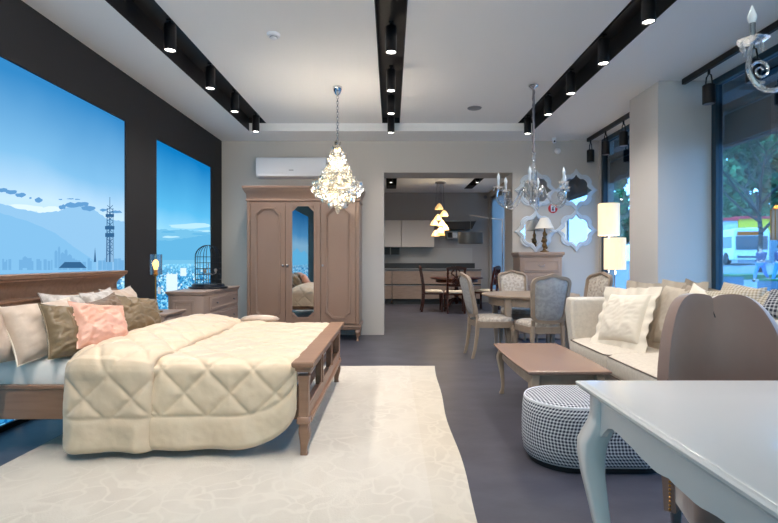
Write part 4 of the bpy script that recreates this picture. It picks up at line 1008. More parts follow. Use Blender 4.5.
# ------------------------------------------------------------------ light dining set
t = thing('round_dining_table', 'round grey-beige dining table with square apron legs near the sofa', 'table', (1.82,6.38,0))
m = MB(); m.lathe([(.02,.728),(.60,.728),(.615,.735),(.62,.75),(.612,.758),(.02,.76)], n=48); m.build('table_top', 'oakgrey', t)
m = MB(); m.lathe([(.52,.62),(.53,.63),(.53,.727)], n=40); m.build('apron', 'oakgrey', t)
for a in (PI/4, 3*PI/4, 5*PI/4, 7*PI/4):
    m = MB(); cx_, cy_ = .50*cos(a), .50*sin(a); m.loft([sq(cx_+cos(a)*o_, cy_+sin(a)*o_, z, h, .2) for z, h, o_ in ((.727,.04,.03),(.60,.04,.03),(.5,.036,.03),(.2,.024,.015),(.05,.02,.01),(.03,.026,.01),(0,.022,.01))]); m.build('leg', 'oakgrey', t)
def louis_chair(label, loc, rz, tufted=False):
    t = thing('upholstered_chair', label, 'chair', loc, rz, 'carved dining chairs round the grey-beige table')
    # faces +Y ; back leans to -Y
    for sx_ in (-1,1):
        m = cab_leg(sx_*.215, .215, .40, sx_*.7, .7, .03, .018); m.build('leg', 'oakgrey', t)
        m = MB(); m.loft([sq(sx_*.175, y, z, h, .25) for y, z, h in ((-.27,0,.016),(-.24,.12,.017),(-.215,.3,.021),(-.205,.46,.024))]); m.build('leg', 'oakgrey', t)
    out = [(-.20,-.215),(.20,-.215),(.24,0),(.255,.15),(.20,.245),(0,.265),(-.20,.245),(-.255,.15),(-.24,0)]
    m = MB(); m.loft([[(x*s_,y*s_,z) for x, y in out] for z, s_ in ((.375,.97),(.38,1),(.435,1.0),(.445,1.02),(.452,1.0))]); m.build('seat_rail', 'oakgrey', t)
    m = MB(); m.loft([[(x*s_,y*s_,z) for x, y in out] for z, s_ in ((.453,.96),(.475,.97),(.495,.9),(.506,.75),(.51,.4))]); m.build('seat_cushion', 'brocade', t, ang=80)
    ol = []
    base_ = rrect(-.205, -.26, .205, .26, .085, 7); nb = len(base_)
    for i in range(nb):
        (xa, za), (xb, zb_) = base_[i], base_[(i+1) % nb]
        kk = max(1, int(math.hypot(xb-xa, zb_-za)/.022))
        for j in range(kk):
            x = xa+(xb-xa)*j/kk; z = za+(zb_-za)*j/kk
            if z > 0: z += .035*math.exp(-(x/.075)**2)-.004
            else: z -= .008*math.exp(-(x/.1)**2)
            ol.append((x*(1+.10*z/.26+.03*cos(z*6)), z))
    lean = .24
    def T(u, v, d): 
        zc = .76+v; return (u, -.225-(zc-.46)*lean+d+.03*(abs(u)/.22)**2*1.0, zc)
    m = MB(); m.ring(ol, .036, -.02, .018, T); 
    for sx_ in (-1,1): m.loft([sq(sx_*.165, -.222-(z-.46)*lean+.02, z, .02, .25) for z in (.455,.53)])
    m.build('back_frame', 'oakgrey', t, ang=50)
    inn = offset(ol, .034)
    m = MB(); m.pad(inn, 0.0, .04, T); bp = m.build('back_cushion', 'brocade', t, ang=80)
    m = MB(); m.pad(inn, -.004, -.026, T); m.build('back_panel', 'brocadeback', t, ang=80)
    if tufted:
        m = MB()
        for r_ in range(4):
            for c_ in range(-1,2):
                u = c_*.10+(.05 if r_ % 2 else 0); v = -.15+r_*.10; m.sphere(T(u, v, .036), .009, 8, 5)
        m.build('tuft_buttons', 'oakgrey', bp)
    return t
louis_chair('carved dining chair seen side-on at the left of the round grey-beige table', (1.24,6.12,0), -PI/2+.12)
louis_chair('carved dining chair behind the round table, facing the camera', (1.82,6.98,0), PI)
louis_chair('carved dining chair with grey back turned to the camera, between table and coffee table', (1.73,5.62,0), .06)
louis_chair('button-tufted carved chair to the right of the round table, behind the sofa arm', (2.36,6.12,0), PI/2+.30, True)

# tall chest in corner
t = thing('tall_chest', 'tall grey-brown chest of drawers in the back right corner under the mirrors', 'chest of drawers', (2.27,7.53,0))
x0, x1, y0, y1 = 1.93, 2.60, 7.32, 7.76
m = MB(); m.box(x0+.02, y0+.015, .10, x1-.02, y1, 1.24); m.build('body', 'greytaupe', t, world=True, bevel=.004)
m = MB(); m.mould(x0+.02, y0+.015, x1-.02, y1, [(1.241,.0),(1.25,.012),(1.268,.014),(1.275,.03),(1.31,.034),(1.32,.026)], 'lrf'); m.build('top', 'greytaupe', t, world=True)
for k in range(5):
    z0 = .13+k*.222; m = MB(); m.box(x0+.06, y0, z0, x1-.06, y0+.0148, z0+.20); q = m.build('drawer', 'greytaupe', t, world=True, bevel=.003)
    m = MB(); m.ring([(x0+.085,z0+.025),(x1-.085,z0+.025),(x1-.085,z0+.175),(x0+.085,z0+.175)], .012, 0, .006, lambda u, v, d: (u, y0-d, v)); m.build('drawer_moulding', 'greytaupe', q, world=True)
    m = MB(); m.tube([((x0+x1)/2-.05,y0-.004,z0+.115),((x0+x1)/2-.03,y0-.022,z0+.09),((x0+x1)/2+.03,y0-.022,z0+.09),((x0+x1)/2+.05,y0-.004,z0+.115)], .005, 6); m.build('handle', 'steel', q, world=True)
m = MB(); m.mould(x0+.02, y0+.015, x1-.02, y1, [(.02,.02),(.09,.02),(.10,.0)], 'lrf'); m.box(x0+.03,y0+.02,0,x0+.1,y0+.09,.02); m.box(x1-.1,y0+.02,0,x1-.03,y0+.09,.02); m.build('plinth', 'greytaupe', t, world=True)
c = P(544.5,251,7.5)
t = thing('ornate_lamp', 'ornate gold-brown table lamp with white cone shade on the tall chest', 'lamp', (c[0],7.5,1.321))
m = MB(); m.lathe([(.07,0),(.07,.012),(.03,.03),(.02,.06),(.04,.10),(.028,.14),(.045,.18),(.022,.24),(.03,.29),(.012,.33),(.01,.38)], n=16)
for k in range(5): a = k*1.3; m.sphere((.03*cos(a), .03*sin(a), .07+k*.05), .022, 8, 6)
m.build('base', 'bronze', t)
m = MB(); m.lathe([(.145,.36),(.06,.53)], n=28, cap=False); m.build('shade', 'shadewhite', t)
# mirrors
def quat(R_):
    half = [(0,1.0),(3,.93),(6,.87),(10,.82),(15,.785),(20,.765),(23,.755),(25,.79),(30,.83),(37,.855)]
    q = half+[(45,.862)]+[(90-a, r) for a, r in reversed(half[1:])]
    return [(R_*r*cos(math.radians(a+k*90)), R_*r*sin(math.radians(a+k*90))) for k in range(4) for a, r in q]
for px, py, lab in ((536,190,'upper left white quatrefoil mirror, behind the glass chandelier'),(576.5,190,'upper right white quatrefoil mirror next to the far window'),(536,231.5,'lower left white quatrefoil mirror, behind the cone-shade lamp'),(576.5,230.5,'lower right white quatrefoil mirror beside the floor lamps')):
    X, _, Z = P(px, py, 7.75)
    t = thing('quatrefoil_mirror', lab, 'mirror', (X, 7.778, Z), group='quatrefoil mirrors on the back wall'); q = quat(.345)
    T = lambda u, v, d: (u, -d, v)
    m = MB(); lv = [(1.0,.002),(1.0,.018),(.95,.026),(.90,.024),(.86,.034),(.76,.034),(.72,.020),(.72,.002)]
    m.loft([[T(a*k, b*k, d) for a, b in q] for k, d in lv], loop=True); m.build('mirror_frame', 'pearl', t, ang=30)
    m = MB(); m.loft([[T(a*.73,b*.73,.004) for a, b in q], [T(a*.73,b*.73,.014) for a, b in q]]); m.build('mirror_glass', 'mirror', t, smooth=False)
X, _, Z = P(553,208.5,7.77)
t = thing('wall_sticker', 'small round red sticker with a white panel between the mirrors', 'sign', (X,7.7785,Z))
m = MB(); m.lathe([(.075,.0),(.075,.004)], n=28); m.v = [(x,-z,y) for x, y, z in m.v]; m.build('red_disc', 'red', t)
m = MB(); m.add([(-.03,-.006,-.05),(.036,-.006,-.045),(.03,-.006,.055),(-.036,-.006,.05)], [(0,1,2,3)]); m.box(-.03,-.0055,-.04,.03,-.004,.045); m.build('white_panel', 'stickwhite', t)
m = MB(); m.lathe([(.014,.0062),(.014,.007)], (0,0,0), 12); m.v = [(x,-z,y+.015) for x, y, z in m.v]; m.box(-.018,-.007,-.035,.016,-.0062,.0); m.build('dark_figure', 'kitdark', t)
X, _, Z = P(554,143,7.6)
t = thing('security_camera', 'small white ceiling security camera in the back right corner', 'camera', (X,7.6,ZS))
m = MB(); m.lathe([(.035,-.0005),(.035,-.02),(.015,-.025)]); m.sphere((0,0,-.05), .032); m.build('body', 'acwhite', t)
m = MB(); m.sphere((0,-.022,-.055), .016); m.build('lens', 'slot', t)
X, _, Z = P(557.5,151,7.77)
m = MB(); m.lathe([(.05,0),(.05,.02),(.03,.045),(.005,.05)], n=24); m.v = [(x,-z,y) for x, y, z in m.v]; o = m.build('wall_sensor', 'acwhite'); o.location = (X,7.779,Z); tag(o, 'round white sensor on the back wall under the security camera', 'sensor')
# kitchen corner camera / thermostat on the pier in the kitchen
X, _, Z = P(487,197,13.7)
m = MB(); m.lathe([(.05,0),(.05,.03),(.02,.06)], n=16); m.v = [(x,-z,y) for x, y, z in m.v]; o = m.build('wall_sensor', 'acgrey'); o.location = (X-.04,13.748,Z); tag(o, 'small grey sensor high in the right corner of the kitchen', 'sensor')

# floor lamps
def floor_lamp(lab, px0, px1, py0, py1, D):
    X = ((px0+px1)/2-391)/F*D; r = (px1-px0)/2/F*D; z0 = 1.2+(260-py1)/F*D; z1 = 1.2+(260-py0)/F*D
    t = thing('floor_lamp', lab, 'lamp', (X, D, 0), group='lit floor lamps by the far window')
    m = MB(); m.lathe([(.14,0),(.14,.018),(.02,.025)]); m.build('base', 'chrome', t)
    m = MB(); m.tube([(0,0,.02),(0,0,z0+.08)], .009, 8); m.build('pole', 'chrome', t)
    m = MB(); n_ = 48; m.loft([[(r*(1+.012*(i % 2))*cos(2*PI*i/n_), r*(1+.012*(i % 2))*sin(2*PI*i/n_), z) for i in range(n_)] for z in (z0, z1)], cap=False); m.build('shade', 'shade', t, smooth=False)
    m = MB(); m.sphere((0,0,(z0+z1)/2), .035); m.build('bulb', 'bulb', t)
    l = bpy.data.lights.new('shade_light', 'POINT'); l.energy = 7; l.color = (1,.8,.55); l.shadow_soft_size = .06
    for zz_ in (z0-.04,):
        o = bpy.data.objects.new('shade_light', l); COL.objects.link(o); o.parent = t; o.location = (0.02,0,zz_)
    return t
floor_lamp('taller lit floor lamp with pleated cylinder shade against the far window', 598.8, 618.6, 203.8, 235.5, 6.75)
floor_lamp('lower lit floor lamp with pleated cylinder shade beside the pier', 604.8, 625, 238, 269.5, 6.3)

# ------------------------------------------------------------------ sofa
sf = thing('sofa', 'cream linen two-seat sofa with dark piping under the near window', 'sofa', (2.2,3.95,0))
S = lambda m, n, mt, par=sf, **k: m.build(n, mt, par, world=True, **k)
YA, YN = 4.73, 3.10
m = MB(); m.box(1.80, YN-.14, .10, 2.70, YA+.14, .27); S(m, 'seat_base', 'sofa', bevel=.03, seg=4)
m = MB(); m.loft([[(x,y,z) for y, z in ((YN,.26),(YA,.26),(YA,.86),(YN,.86))] for x in (2.44,)]+[[(x,y,z) for y, z in ((YN,.26),(YA,.26),(YA,.88),(YN,.88))] for x in (2.70,)]); S(m, 'backrest', 'sofa', bevel=.04, seg=4)
for k, (a, b, sg) in enumerate(((YA+.004, YA+.17, 1), (YN-.004, YN-.17, -1))):
    m = MB(); m.loft([[(x0_, a, z), (2.70, a, z), (2.70, b+e_*sg, z), (x0_, b+e_*sg, z)] for z, x0_, e_ in ((.12,1.81,-.03),(.4,1.775,-.015),(.7,1.75,.01),(.83,1.765,.01))]); S(m, 'armrest', 'sofa', bevel=.028, seg=4)
seatm = (YA+YN)/2+.02
for a, b in ((YN+.004, seatm-.003), (seatm+.003, YA-.004)):
    def cush():
        m = MB(); rings = []
        for z, o in ((.272,-.035),(.285,-.008),(.33,.006),(.40,.004),(.425,-.004),(.437,-.03),(.447,-.09),(.455,-.16),(.458,-.26)):
            rings.append([(x, y, z) for x, y in rrect(1.735-o, a-o*.3, 2.435+o*.3, b+o*.3, .05, 5)])
        m.loft(rings); return m
    q = S(cush(), 'seat_cushion', 'sofa', ang=70)
    for z, o in ((.428,.002),(.29,.002)):
        m = MB(); m.tube([(x, y, z) for x, y in rrect(1.735-o, a, 2.43, b, .05, 5)], .005, 6, loop=True); m.build('piping', 'piping', q, world=True)
for x in (1.86, 2.64):
    for y in (YN-.08, YA+.08): m = MB(); m.loft([sq(x,y,z,h) for z, h in ((.10,.028),(0,.02))]); S(m, 'leg', 'dark')
pz = lambda h, lean: .47+h/2*cos(math.radians(lean))
pillow('cushion', 'white cotton cushion with a ruffled edge, frontmost at the far end of the sofa', 'pillowcream', (2.03,4.24,pz(.46,24)+.015), .44,.45,.16, -70,24,11, None, cat='cushion', flange=.07, ruffle=.010, roll=-4)
pillow('cushion', 'greige linen cushion with wide flange behind the white ruffled one', 'pillowgrey', (2.27,4.40,pz(.46,14)+.03), .48,.46,.15, -80,14,12, None, cat='cushion', flange=.06, ruffle=.008)
pillow('cushion', 'tall greige linen cushion standing just left of the brown velvet chair', 'pillowgrey', (2.30,3.92,pz(.48,14)+.04), .44,.50,.14, -84,14,13, None, cat='cushion', flange=.05, ruffle=.006)
pillow('cushion', 'grey-brown cushion with a knotted corner showing above the velvet chair on its left', 'pillowtaupe', (2.34,3.74,pz(.44,16)+.09), .36,.42,.13, -78,14,14, None, cat='cushion', flange=.04, ruffle=.01, roll=12)
pillow('cushion', 'white cushion whose ear shows above the dip of the velvet chair back', 'pillowcream', (2.28,3.56,pz(.48,18)+.07), .42,.48,.14, -78,18,15, None, cat='cushion', roll=10, ears=.16)
pillow('cushion', 'beige checked cushion rising above the right half of the velvet chair', 'beigecheck', (2.36,3.40,pz(.46,22)+.10), .44,.46,.15, -60,22,16, None, cat='cushion', roll=-6)
pillow('cushion', 'large beige waffle-check cushion between velvet chair and window planters', 'beigecheck', (2.46,3.27,pz(.40,38)+.19), .60,.46,.16, -50,40,17, None, cat='cushion', roll=13)
pillow('cushion', 'dark navy checked cushion at the right picture edge on the sofa', 'navycheck', (2.50,3.00,.915), .34,.24,.11, -50,50,18, None, cat='cushion', roll=8)

# ------------------------------------------------------------------ coffee table
t = thing('coffee_table', 'low rosy-taupe coffee table with cabriole legs between pouf and sofa', 'coffee table', (1.21,3.88,0))
def bow(x0,y0,x1,y1,b,o,z,n=10):
    pts = []
    x0 -= o; y0 -= o; x1 += o; y1 += o
    for i in range(n): f = i/n; pts.append((x0+(x1-x0)*f, y0-b*.5*math.sin(PI*f)**1.0*0, z))
    for i in range(n): f = i/n; pts.append((x1+b*sin(PI*f), y0+(y1-y0)*f, z))
    for i in range(n): f = i/n; pts.append((x1+(x0-x1)*f, y1, z))
    for i in range(n): f = i/n; pts.append((x0-b*sin(PI*f), y1+(y0-y1)*f, z))
    return pts
cx0, cx1, cy0, cy1 = .965, 1.475, 3.34, 4.40
m = MB(); m.loft([bow(cx0,cy0,cx1,cy1,.018,o,z) for z, o in ((.408,.0),(.414,.018),(.420,.02),(.426,.03),(.438,.032),(.443,.024),(.444,.01))]); m.build('table_top', 'coffee', t, world=True, ang=30)
m = MB(); m.loft([bow(cx0+.03,cy0+.03,cx1-.03,cy1-.03,.015,0,z) for z in (.315,.407)]); m.build('apron', 'oakgrey', t, world=True)
for x, dx in ((cx0+.035,-1),(cx1-.035,1)):
    for y, dy in ((cy0+.035,-1),(cy1-.035,1)): m = cab_leg(x, y, .407, dx*.7, dy*.7, .032, .022); m.build('leg', 'oakgrey', t, world=True)

# ------------------------------------------------------------------ pouf
pf = thing('pouf', 'oval navy and white houndstooth pouf in front of the coffee table', 'pouf', (1.22,2.96,0))
PR, PL_ = .258, .175
def stad(z, o, n=18):
    pts = []; L_ = PL_; r = PR+o
    for i in range(n+1): a = -PI/2+PI*i/n; pts.append((1.245+L_+r*cos(a), 2.955+r*sin(a), z))
    for i in range(n+1): a = PI/2+PI*i/n; pts.append((1.245-L_+r*cos(a), 2.955+r*sin(a), z))
    return pts
m = MB(); prof = [(.035,-.012),(.05,.0),(.12,.008),(.20,.010),(.30,.006),(.362,-.002),(.372,-.012)]
rings = [stad(z,o) for z, o in prof]; uv = []
n_ = len(rings[0])
for r in rings:
    s_ = 0
    r.append(r[0])
    for j, p in enumerate(r):
        if j: s_ += math.hypot(p[0]-r[j-1][0], p[1]-r[j-1][1])
        uv.append((s_, p[2]))
m.loft(rings, cap=False, closed=False); m.build('side_cover', 'houndstooth', pf, world=True, uv=uv, ang=60)
m = MB(); uv = []; rings = []
for k in range(9):
    a = 1-k/8*.97; h = .372+.022*math.sqrt(1-a**2.5)
    r = [(1.245+(p[0]-1.245)*a, 2.955+(p[1]-2.955)*a, h) for p in stad(.372,-.012)]; rings.append(r); uv += [(p[0], p[1]) for p in r]
m.loft(rings); m.build('top_cover', 'houndstooth', pf, world=True, uv=uv, ang=80)
m = MB(); m.tube(stad(.372,-.009)[:-1], .004, 6, loop=True); m.build('piping', 'acwhite', pf, world=True)
m = MB(); m.loft([stad(.0,-.03), stad(.036,-.028)]); m.build('base', 'slot', pf, world=True)

# ------------------------------------------------------------------ white table
wt = thing('white_table', 'glossy white dining table with scalloped apron and cabriole legs in the near right corner', 'table', (1.35,1.0,0))
tx0, tx1, ty0, ty1 = .69, 2.01, -.20, 1.732
m = MB(); m.mould(tx0, ty0, tx1, ty1, [(.728,-.012),(.733,.0),(.740,.004),(.744,.014),(.753,.022),(.762,.024),(.766,.018),(.767,.010),(.7685,.008),(.770,.000),(.770,-.2)]); m.build('table_top', 'white', wt, world=True, ang=14)
ap = lambda f: .640+.018*abs(cos(f*PI*3))**.7+.05*max(0, 1-min(f, 1-f)*9)**2*-1
def scal(y):
    f = (y-ty0)/(ty1-ty0); g = min(f, 1-f)*(ty1-ty0)   # distance from nearest leg
    z = .648-.010*cos(g*14)
    if g < .28: z = .640-.0+.0*g
    if g < .20: z = .655-.03*((.20-g)/.20)**1.5*0+.0
    pts = [(0,.60),(.09,.60),(.115,.628),(.15,.655),(.20,.655),(.27,.648),(.36,.636),(.42,.630),(.455,.634),(.475,.640),(.53,.634),(.60,.630),(.68,.640),(.76,.646),(1.2,.648)]
    for (a, za), (b, zb) in zip(pts, pts[1:]):
        if a <= g <= b: k = (g-a)/(b-a); k = k*k*(3-2*k); return za+(zb-za)*k
    return .645
def apron(fixed, axis, a, b, th):
    m = MB(); n = 70; rings = []
    for i in range(n+1):
        s_ = a+(b-a)*i/n
        zz_ = scal(ty0+(s_-a)/(b-a)*(ty1-ty0)) if axis == 'x' else scal(s_)
        rings.append([(s_,fixed,zz_),(s_,fixed+th,zz_),(s_,fixed+th,.728),(s_,fixed,.728)] if axis == 'x' else [(fixed,s_,zz_),(fixed+th,s_,zz_),(fixed+th,s_,.728),(fixed,s_,.728)])
    m.loft(rings); return m
apron(tx0+.022, 'y', ty0+.03, ty1-.03, .02).build('apron', 'white', wt, world=True, ang=30)
apron(tx1-.042, 'y', ty0+.03, ty1-.03, .02).build('apron', 'white', wt, world=True, ang=30)
apron(ty0+.022, 'x', tx0+.05, tx1-.05, .02).build('apron', 'white', wt, world=True, ang=30)
apron(ty1-.042, 'x', tx0+.05, tx1-.05, .02).build('apron', 'white', wt, world=True, ang=30)
for x, dx in ((tx0+.046,-1),(tx1-.046,1)):
    for y, dy in ((ty0+.046,-1),(ty1-.046,1)):
        prof = [(.727,0,.034),(.67,.0,.035),(.64,.12,.037),(.60,.5,.040),(.565,.88,.041),(.52,1.0,.038),(.46,.9,.034),(.38,.55,.029),(.28,.1,.024),(.16,-.3,.019),(.08,-.25,.018),(.03,.1,.022),(.012,.3,.026),(0,.3,.024)]
        m = MB(); m.loft([sq(x+dx*.030*o, y+dy*.030*o, z, h, .18) for z, o, h in prof]); m.build('leg', 'white', wt, world=True, ang=50)

# ------------------------------------------------------------------ velvet armchair
vc = thing('velvet_chair', 'mole-brown velvet chair with heart-shaped high back behind the white table', 'chair', (1.36,1.93,0), math.radians(-14))
# local: faces -Y
def shell(u, v, ins=0):
    ph = (2*u-1)*PI/2*.999; s_ = sin(ph)
    zb = .17
    top = zb+.875*(max(0, 1-abs(s_)**4.4))**(1/2.2)+.012*math.exp(-((abs(s_)-.45)/.3)**2)-.016*math.exp(-(s_/.07)**2)
    z = zb+(top-zb)*v
    hw = .215+.05*min(1, z/.7)-.0*max(0, z-.8)
    x = s_*hw
    y = .17-.17*abs(s_)**2.2+.07*max(0, z-.4)*1.0
    # centre crease
    y += .014*math.exp(-(s_/.05)**2)*max(0, (z-.86)/.2)
    return (x, y, z)
m = MB(); m.grid(shell, 40, 26); o = m.build('backrest', 'velvet', vc, ang=180)
md = o.modifiers.new('thickness', 'SOLIDIFY'); md.thickness = .045; md.offset = 0
md = o.modifiers.new('bevel', 'BEVEL'); md.width = .02; md.segments = 3; md.limit_method = 'ANGLE'; md.angle_limit = math.radians(50)
m = MB(); m.tube([(.006,.205,1.0),(.0,.196,.97),(.004,.19,.95)], .0025, 5); m.build('back_seam', 'slot', vc)
m = MB(); m.loft([[(x, y, z) for x, y in rrect(-.20-o_, -.27-o_, .20+o_, .10, .07)] for z, o_ in ((.20,0),(.22,.01),(.34,.012),(.38,.0))]); m.build('seat', 'velvet', vc, bevel=.008)
m = MB(); m.loft([[(x*s_, y, z) for x, y in rrect(-.205,-.28,.205,.10,.07)] for z, s_ in ((.381,.98),(.41,1.0),(.45,.98),(.468,.88))]); m.build('seat_cushion', 'velvet', vc, ang=70)
for sx_ in (-1,1):
    m = MB()
    for k in range(16):
        p = Vector(shell(.5+sx_*.47, .02)); z = .19+k*.016; m.sphere((sx_*.2335, -.015-.004, z), .0055, 8, 5)
    m.build('nailhead_row', 'brass', vc)
for x in (-.17,.17):
    for y in (-.22,.12): m = MB(); m.loft([sq(x,y,z,h) for z, h in ((.199,.024),(.1,.018),(0,.014))]); m.build('leg', 'steel', vc)

# ------------------------------------------------------------------ outside
def gz(X):
    pts = [(3.55,.02),(12,.08),(18,.12),(23,.45),(30,.86),(120,1.2)]
    for (a, za), (b, zb) in zip(pts, pts[1:]):
        if a <= X <= b: return za+(zb-za)*(X-a)/(b-a)
    return pts[-1][1]
m = MB(); xs_ = [3.55,5,8,12,15,18,23,30,60,120]
m.grid(lambda u, v: (xs_[round(u*9)], -30+180*v, gz(xs_[round(u*9)])), 9, 10)
m.box(3.55,-30,-.3,120,150,-.25)
struct(m.build('floor_street', 'asphalt', smooth=False))
m = MB(); m.box(18.4,25.5,.1,21.5,28.5,.42); tag(m.build('grass_strip', 'hedge'), 'strip of green lawn on the street behind the walking person', 'grass', kind='stuff')
for (a, b, c_, d, zt_, lab) in ((12.0,12.7,17.5,17.9,.62,'grey planter with clipped green hedge, left one seen through the near window'),(11.3,12.0,14.7,15.0,.58,'grey planter with clipped green hedge at the right picture edge')):
    zb = gz(a)-.005; t = thing('street_planter', lab, 'planter', ((a+b)/2,(c_+d)/2,zb))
    m = MB(); m.box(a,c_,zb,b,d,zt_-.03); m.build('box', 'planter', t, world=True, bevel=.01)
    m = MB(); m.box(a+.02,c_+.02,zt_-.029,b-.02,d-.02,zt_+.04); m.build('hedge', 'hedge', t, world=True, bevel=.02)
m = MB(); m.box(3.62,-2,3.06,5.3,9,3.14); m.box(5.2,-2,2.95,5.3,9,3.06); m.box(3.60,-2,3.0,3.66,9,3.3)
for q in range(7): m.box(3.66,-1.2+q*1.6,3.02,5.2,-1.14+q*1.6,3.06)
tag(m.build('street_awning', 'blind', smooth=False), 'dark flat awning above the street windows', 'awning')
# bus
bs = thing('bus', 'white city bus with orange destination sign beyond the near window', 'bus', (29.5,41,gz(29.5)), math.radians(-15))
m = MB(); m.loft([[(x,y,z) for x, z in ((-1.25,.35),(1.25,.35),(1.25,2.7),(1.1,2.95),(-1.1,2.95),(-1.25,2.7))] for y in (-2.0,9)]); m.build('body', 'buswhite', bs, bevel=.08)
m = MB(); m.box(-1.1,-2.04,1.2,1.1,-2.0,2.3); m.build('windscreen', 'busglass', bs)
m = MB(); m.box(-1.0,-2.05,2.36,.6,-2.0,2.66); m.build('destination_sign', 'ledorange', bs)
for k in range(5):
    for s_ in (-1,1): m = MB(); m.box(s_*1.25,-1.6+k*2.1,1.35,s_*1.27,.2+k*2.1,2.3); m.build('side_window', 'busglass', bs)
for s_ in (-1,1):
    for y in (-.5,6.5): m = MB(); m.lathe([(.48,0),(.5,.05),(.5,.25),(.48,.3)], n=24); m.v = [(s_*1.0+z*s_, y+x, .5+yy_) for x, yy_, z in m.v]; m.build('wheel', 'tyre', bs)
m = MB(); m.box(-1.0,-2.06,.55,1.0,-2.0,.7); m.build('bumper', 'busglass', bs)
t = thing('street_kiosk', 'yellow and white roadside shop boxes with red trim behind the bus', 'kiosk', (36,52,gz(36)))
m = MB(); m.box(35.4,49.5,0.9,39.5,53,3.95); m.build('lower_wall', 'facade', t, world=True)
m = MB(); m.box(35.4,49.5,3.96,39.5,53,5.4); m.build('yellow_front', 'yellow', t, world=True)
m = MB(); m.box(33.5,49.5,.9,35.3,53,5.2); m.build('white_front', 'buswhite', t, world=True)
m = MB(); m.box(33.5,49.3,5.2,35.3,53,5.5); m.box(35.4,49.3,5.4,39.5,53,5.65); m.build('red_trim', 'redpanel', t, world=True)
# person
def person(label, loc, rz, mirror=1):
    t = thing('person', label, 'person', loc, rz)
    import bmesh
    def skin(name, mt, pts, edges, sub=2):
        me = bpy.data.meshes.new(name); me.from_pydata([p[:3] for p in pts], edges, [])
        o = bpy.data.objects.new(name, me); COL.objects.link(o); o.parent = t
        me.materials.append(M_[mt])
        md = o.modifiers.new('skin', 'SKIN'); sv = me.skin_vertices[0].data if me.skin_vertices else None
        if sv is None:
            bm = bmesh.new(); bm.from_mesh(me); bm.verts.layers.skin.verify(); bm.to_mesh(me); bm.free(); sv = me.skin_vertices[0].data
        for i, p in enumerate(pts): sv[i].radius = (p[3], p[4] if len(p) > 4 else p[3]); 
        sv[0].use_root = True
        md = o.modifiers.new('sub', 'SUBSURF'); md.levels = sub; md.render_levels = sub
        return o
    # body (walks towards -X in local space), continuous figure
    body = [(0,0,.93,.13,.15),(0,0,1.15,.12,.15),(.0,0,1.36,.12,.17),(-.02,0,1.46,.06),(-.03,0,1.56,.055),(-.04,0,1.66,.085,.08),(-.04,0,1.74,.06),
            (0,.19,1.38,.06),(.12,.24,1.12,.045),(-.03,.24,.90,.035),(-.06,.24,.82,.03),
            (0,-.19,1.38,.06),(-.10,-.24,1.13,.045),(-.30,-.22,1.02,.035),(-.38,-.21,1.02,.03),
            (-.03,.09,.86,.09),(-.20,.10,.48,.065),(-.30,.10,.10,.045),(-.40,.10,.05,.04),
            (.03,-.09,.86,.09),(.10,-.10,.48,.065),(.36,-.10,.16,.045),(.30,-.10,.06,.035)]
    e = [(0,1),(1,2),(2,3),(3,4),(4,5),(5,6),(2,7),(7,8),(8,9),(9,10),(2,11),(11,12),(12,13),(13,14),(0,15),(15,16),(16,17),(17,18),(0,19),(19,20),(20,21),(21,22)]
    skin('body', 'skin', body, e)
    skin('jacket', 'jacket', [(0,0,.92,.16,.18),(0,0,1.15,.15,.18),(0,0,1.38,.14,.19),(-.02,0,1.47,.08),(0,.19,1.38,.08),(.12,.24,1.12,.062),(0,.24,.93,.05),(0,-.19,1.38,.08),(-.10,-.24,1.13,.062),(-.26,-.225,1.04,.05)], [(0,1),(1,2),(2,3),(2,4),(4,5),(5,6),(2,7),(7,8),(8,9)])
    skin('trousers', 'jeans', [(0,0,.90,.15,.16),(-.03,.09,.84,.105),(-.20,.10,.48,.085),(-.295,.10,.13,.065),(.03,-.09,.84,.105),(.10,-.10,.48,.085),(.345,-.10,.18,.065)], [(0,1),(1,2),(2,3),(0,4),(4,5),(5,6)])
    m = MB(); m.sphere((-.025,0,1.70), .105, 14, 10, 1.0); m.v = [v for v in m.v]; m.build('hair', 'hair', t)
    m = MB(); m.sphere((-.135,0,1.665), .016, 8, 6); m.build('nose', 'skin', t)
    for y, (x, z) in ((.10,(-.36,.045)),(-.10,(.33,.075))): m = MB(); m.lathe([(.03,-.05),(.055,-.03),(.05,.02),(.02,.05)], (x,y,z), 10, sx=2.0); m.build('shoe', 'hair', t)
    return t
pg = P(761,282,24)
person('person in a dark jacket and blue jeans walking past the near window', (pg[0],24,gz(pg[0])), .3)
pg = P(780,281,23)
person('second person walking at the right picture edge outside the near window', (pg[0],23,gz(pg[0])), .3)
# trees
def bare_tree(label, loc, h):
    t = thing('bare_tree', label, 'tree', loc); rt = random.Random(5); m = MB()
    def branch(p, d, l, r, lv):
        pts = [p]; q = Vector(p); dd = Vector(d)
        for i in range(4): dd = (dd+Vector((rt.uniform(-.18,.18), rt.uniform(-.18,.18), rt.uniform(-.02,.12)))).normalized(); q = q+dd*l/4; pts.append(tuple(q))
        m.tube(pts, [r*(1-.14*i)*1.05 for i in range(5)], 6)
        if lv > 0:
            for k in range(4 if lv > 1 else 3):
                a = rt.uniform(0, 2*PI); nd = (dd+Vector((cos(a), sin(a), .25))*.85).normalized(); branch(pts[rt.choice((2,3,4))], nd, l*.68, r*.5, lv-1)
    branch((0,0,-.2), (0,0,1), h*.45, .16, 0)
    top = (0,0,h*.22)
    for k in range(6): a = k*1.05; branch((0,0,h*(.2+.03*k)), (cos(a)*.7, sin(a)*.7, .7), h*.38, .09, 3)
    m.build('trunk_and_branches', 'bark', t); return t
pg = P(760,250,30); bare_tree('bare-branched street tree behind the bus stop, seen through the near window', (pg[0],30,gz(pg[0])), 12)
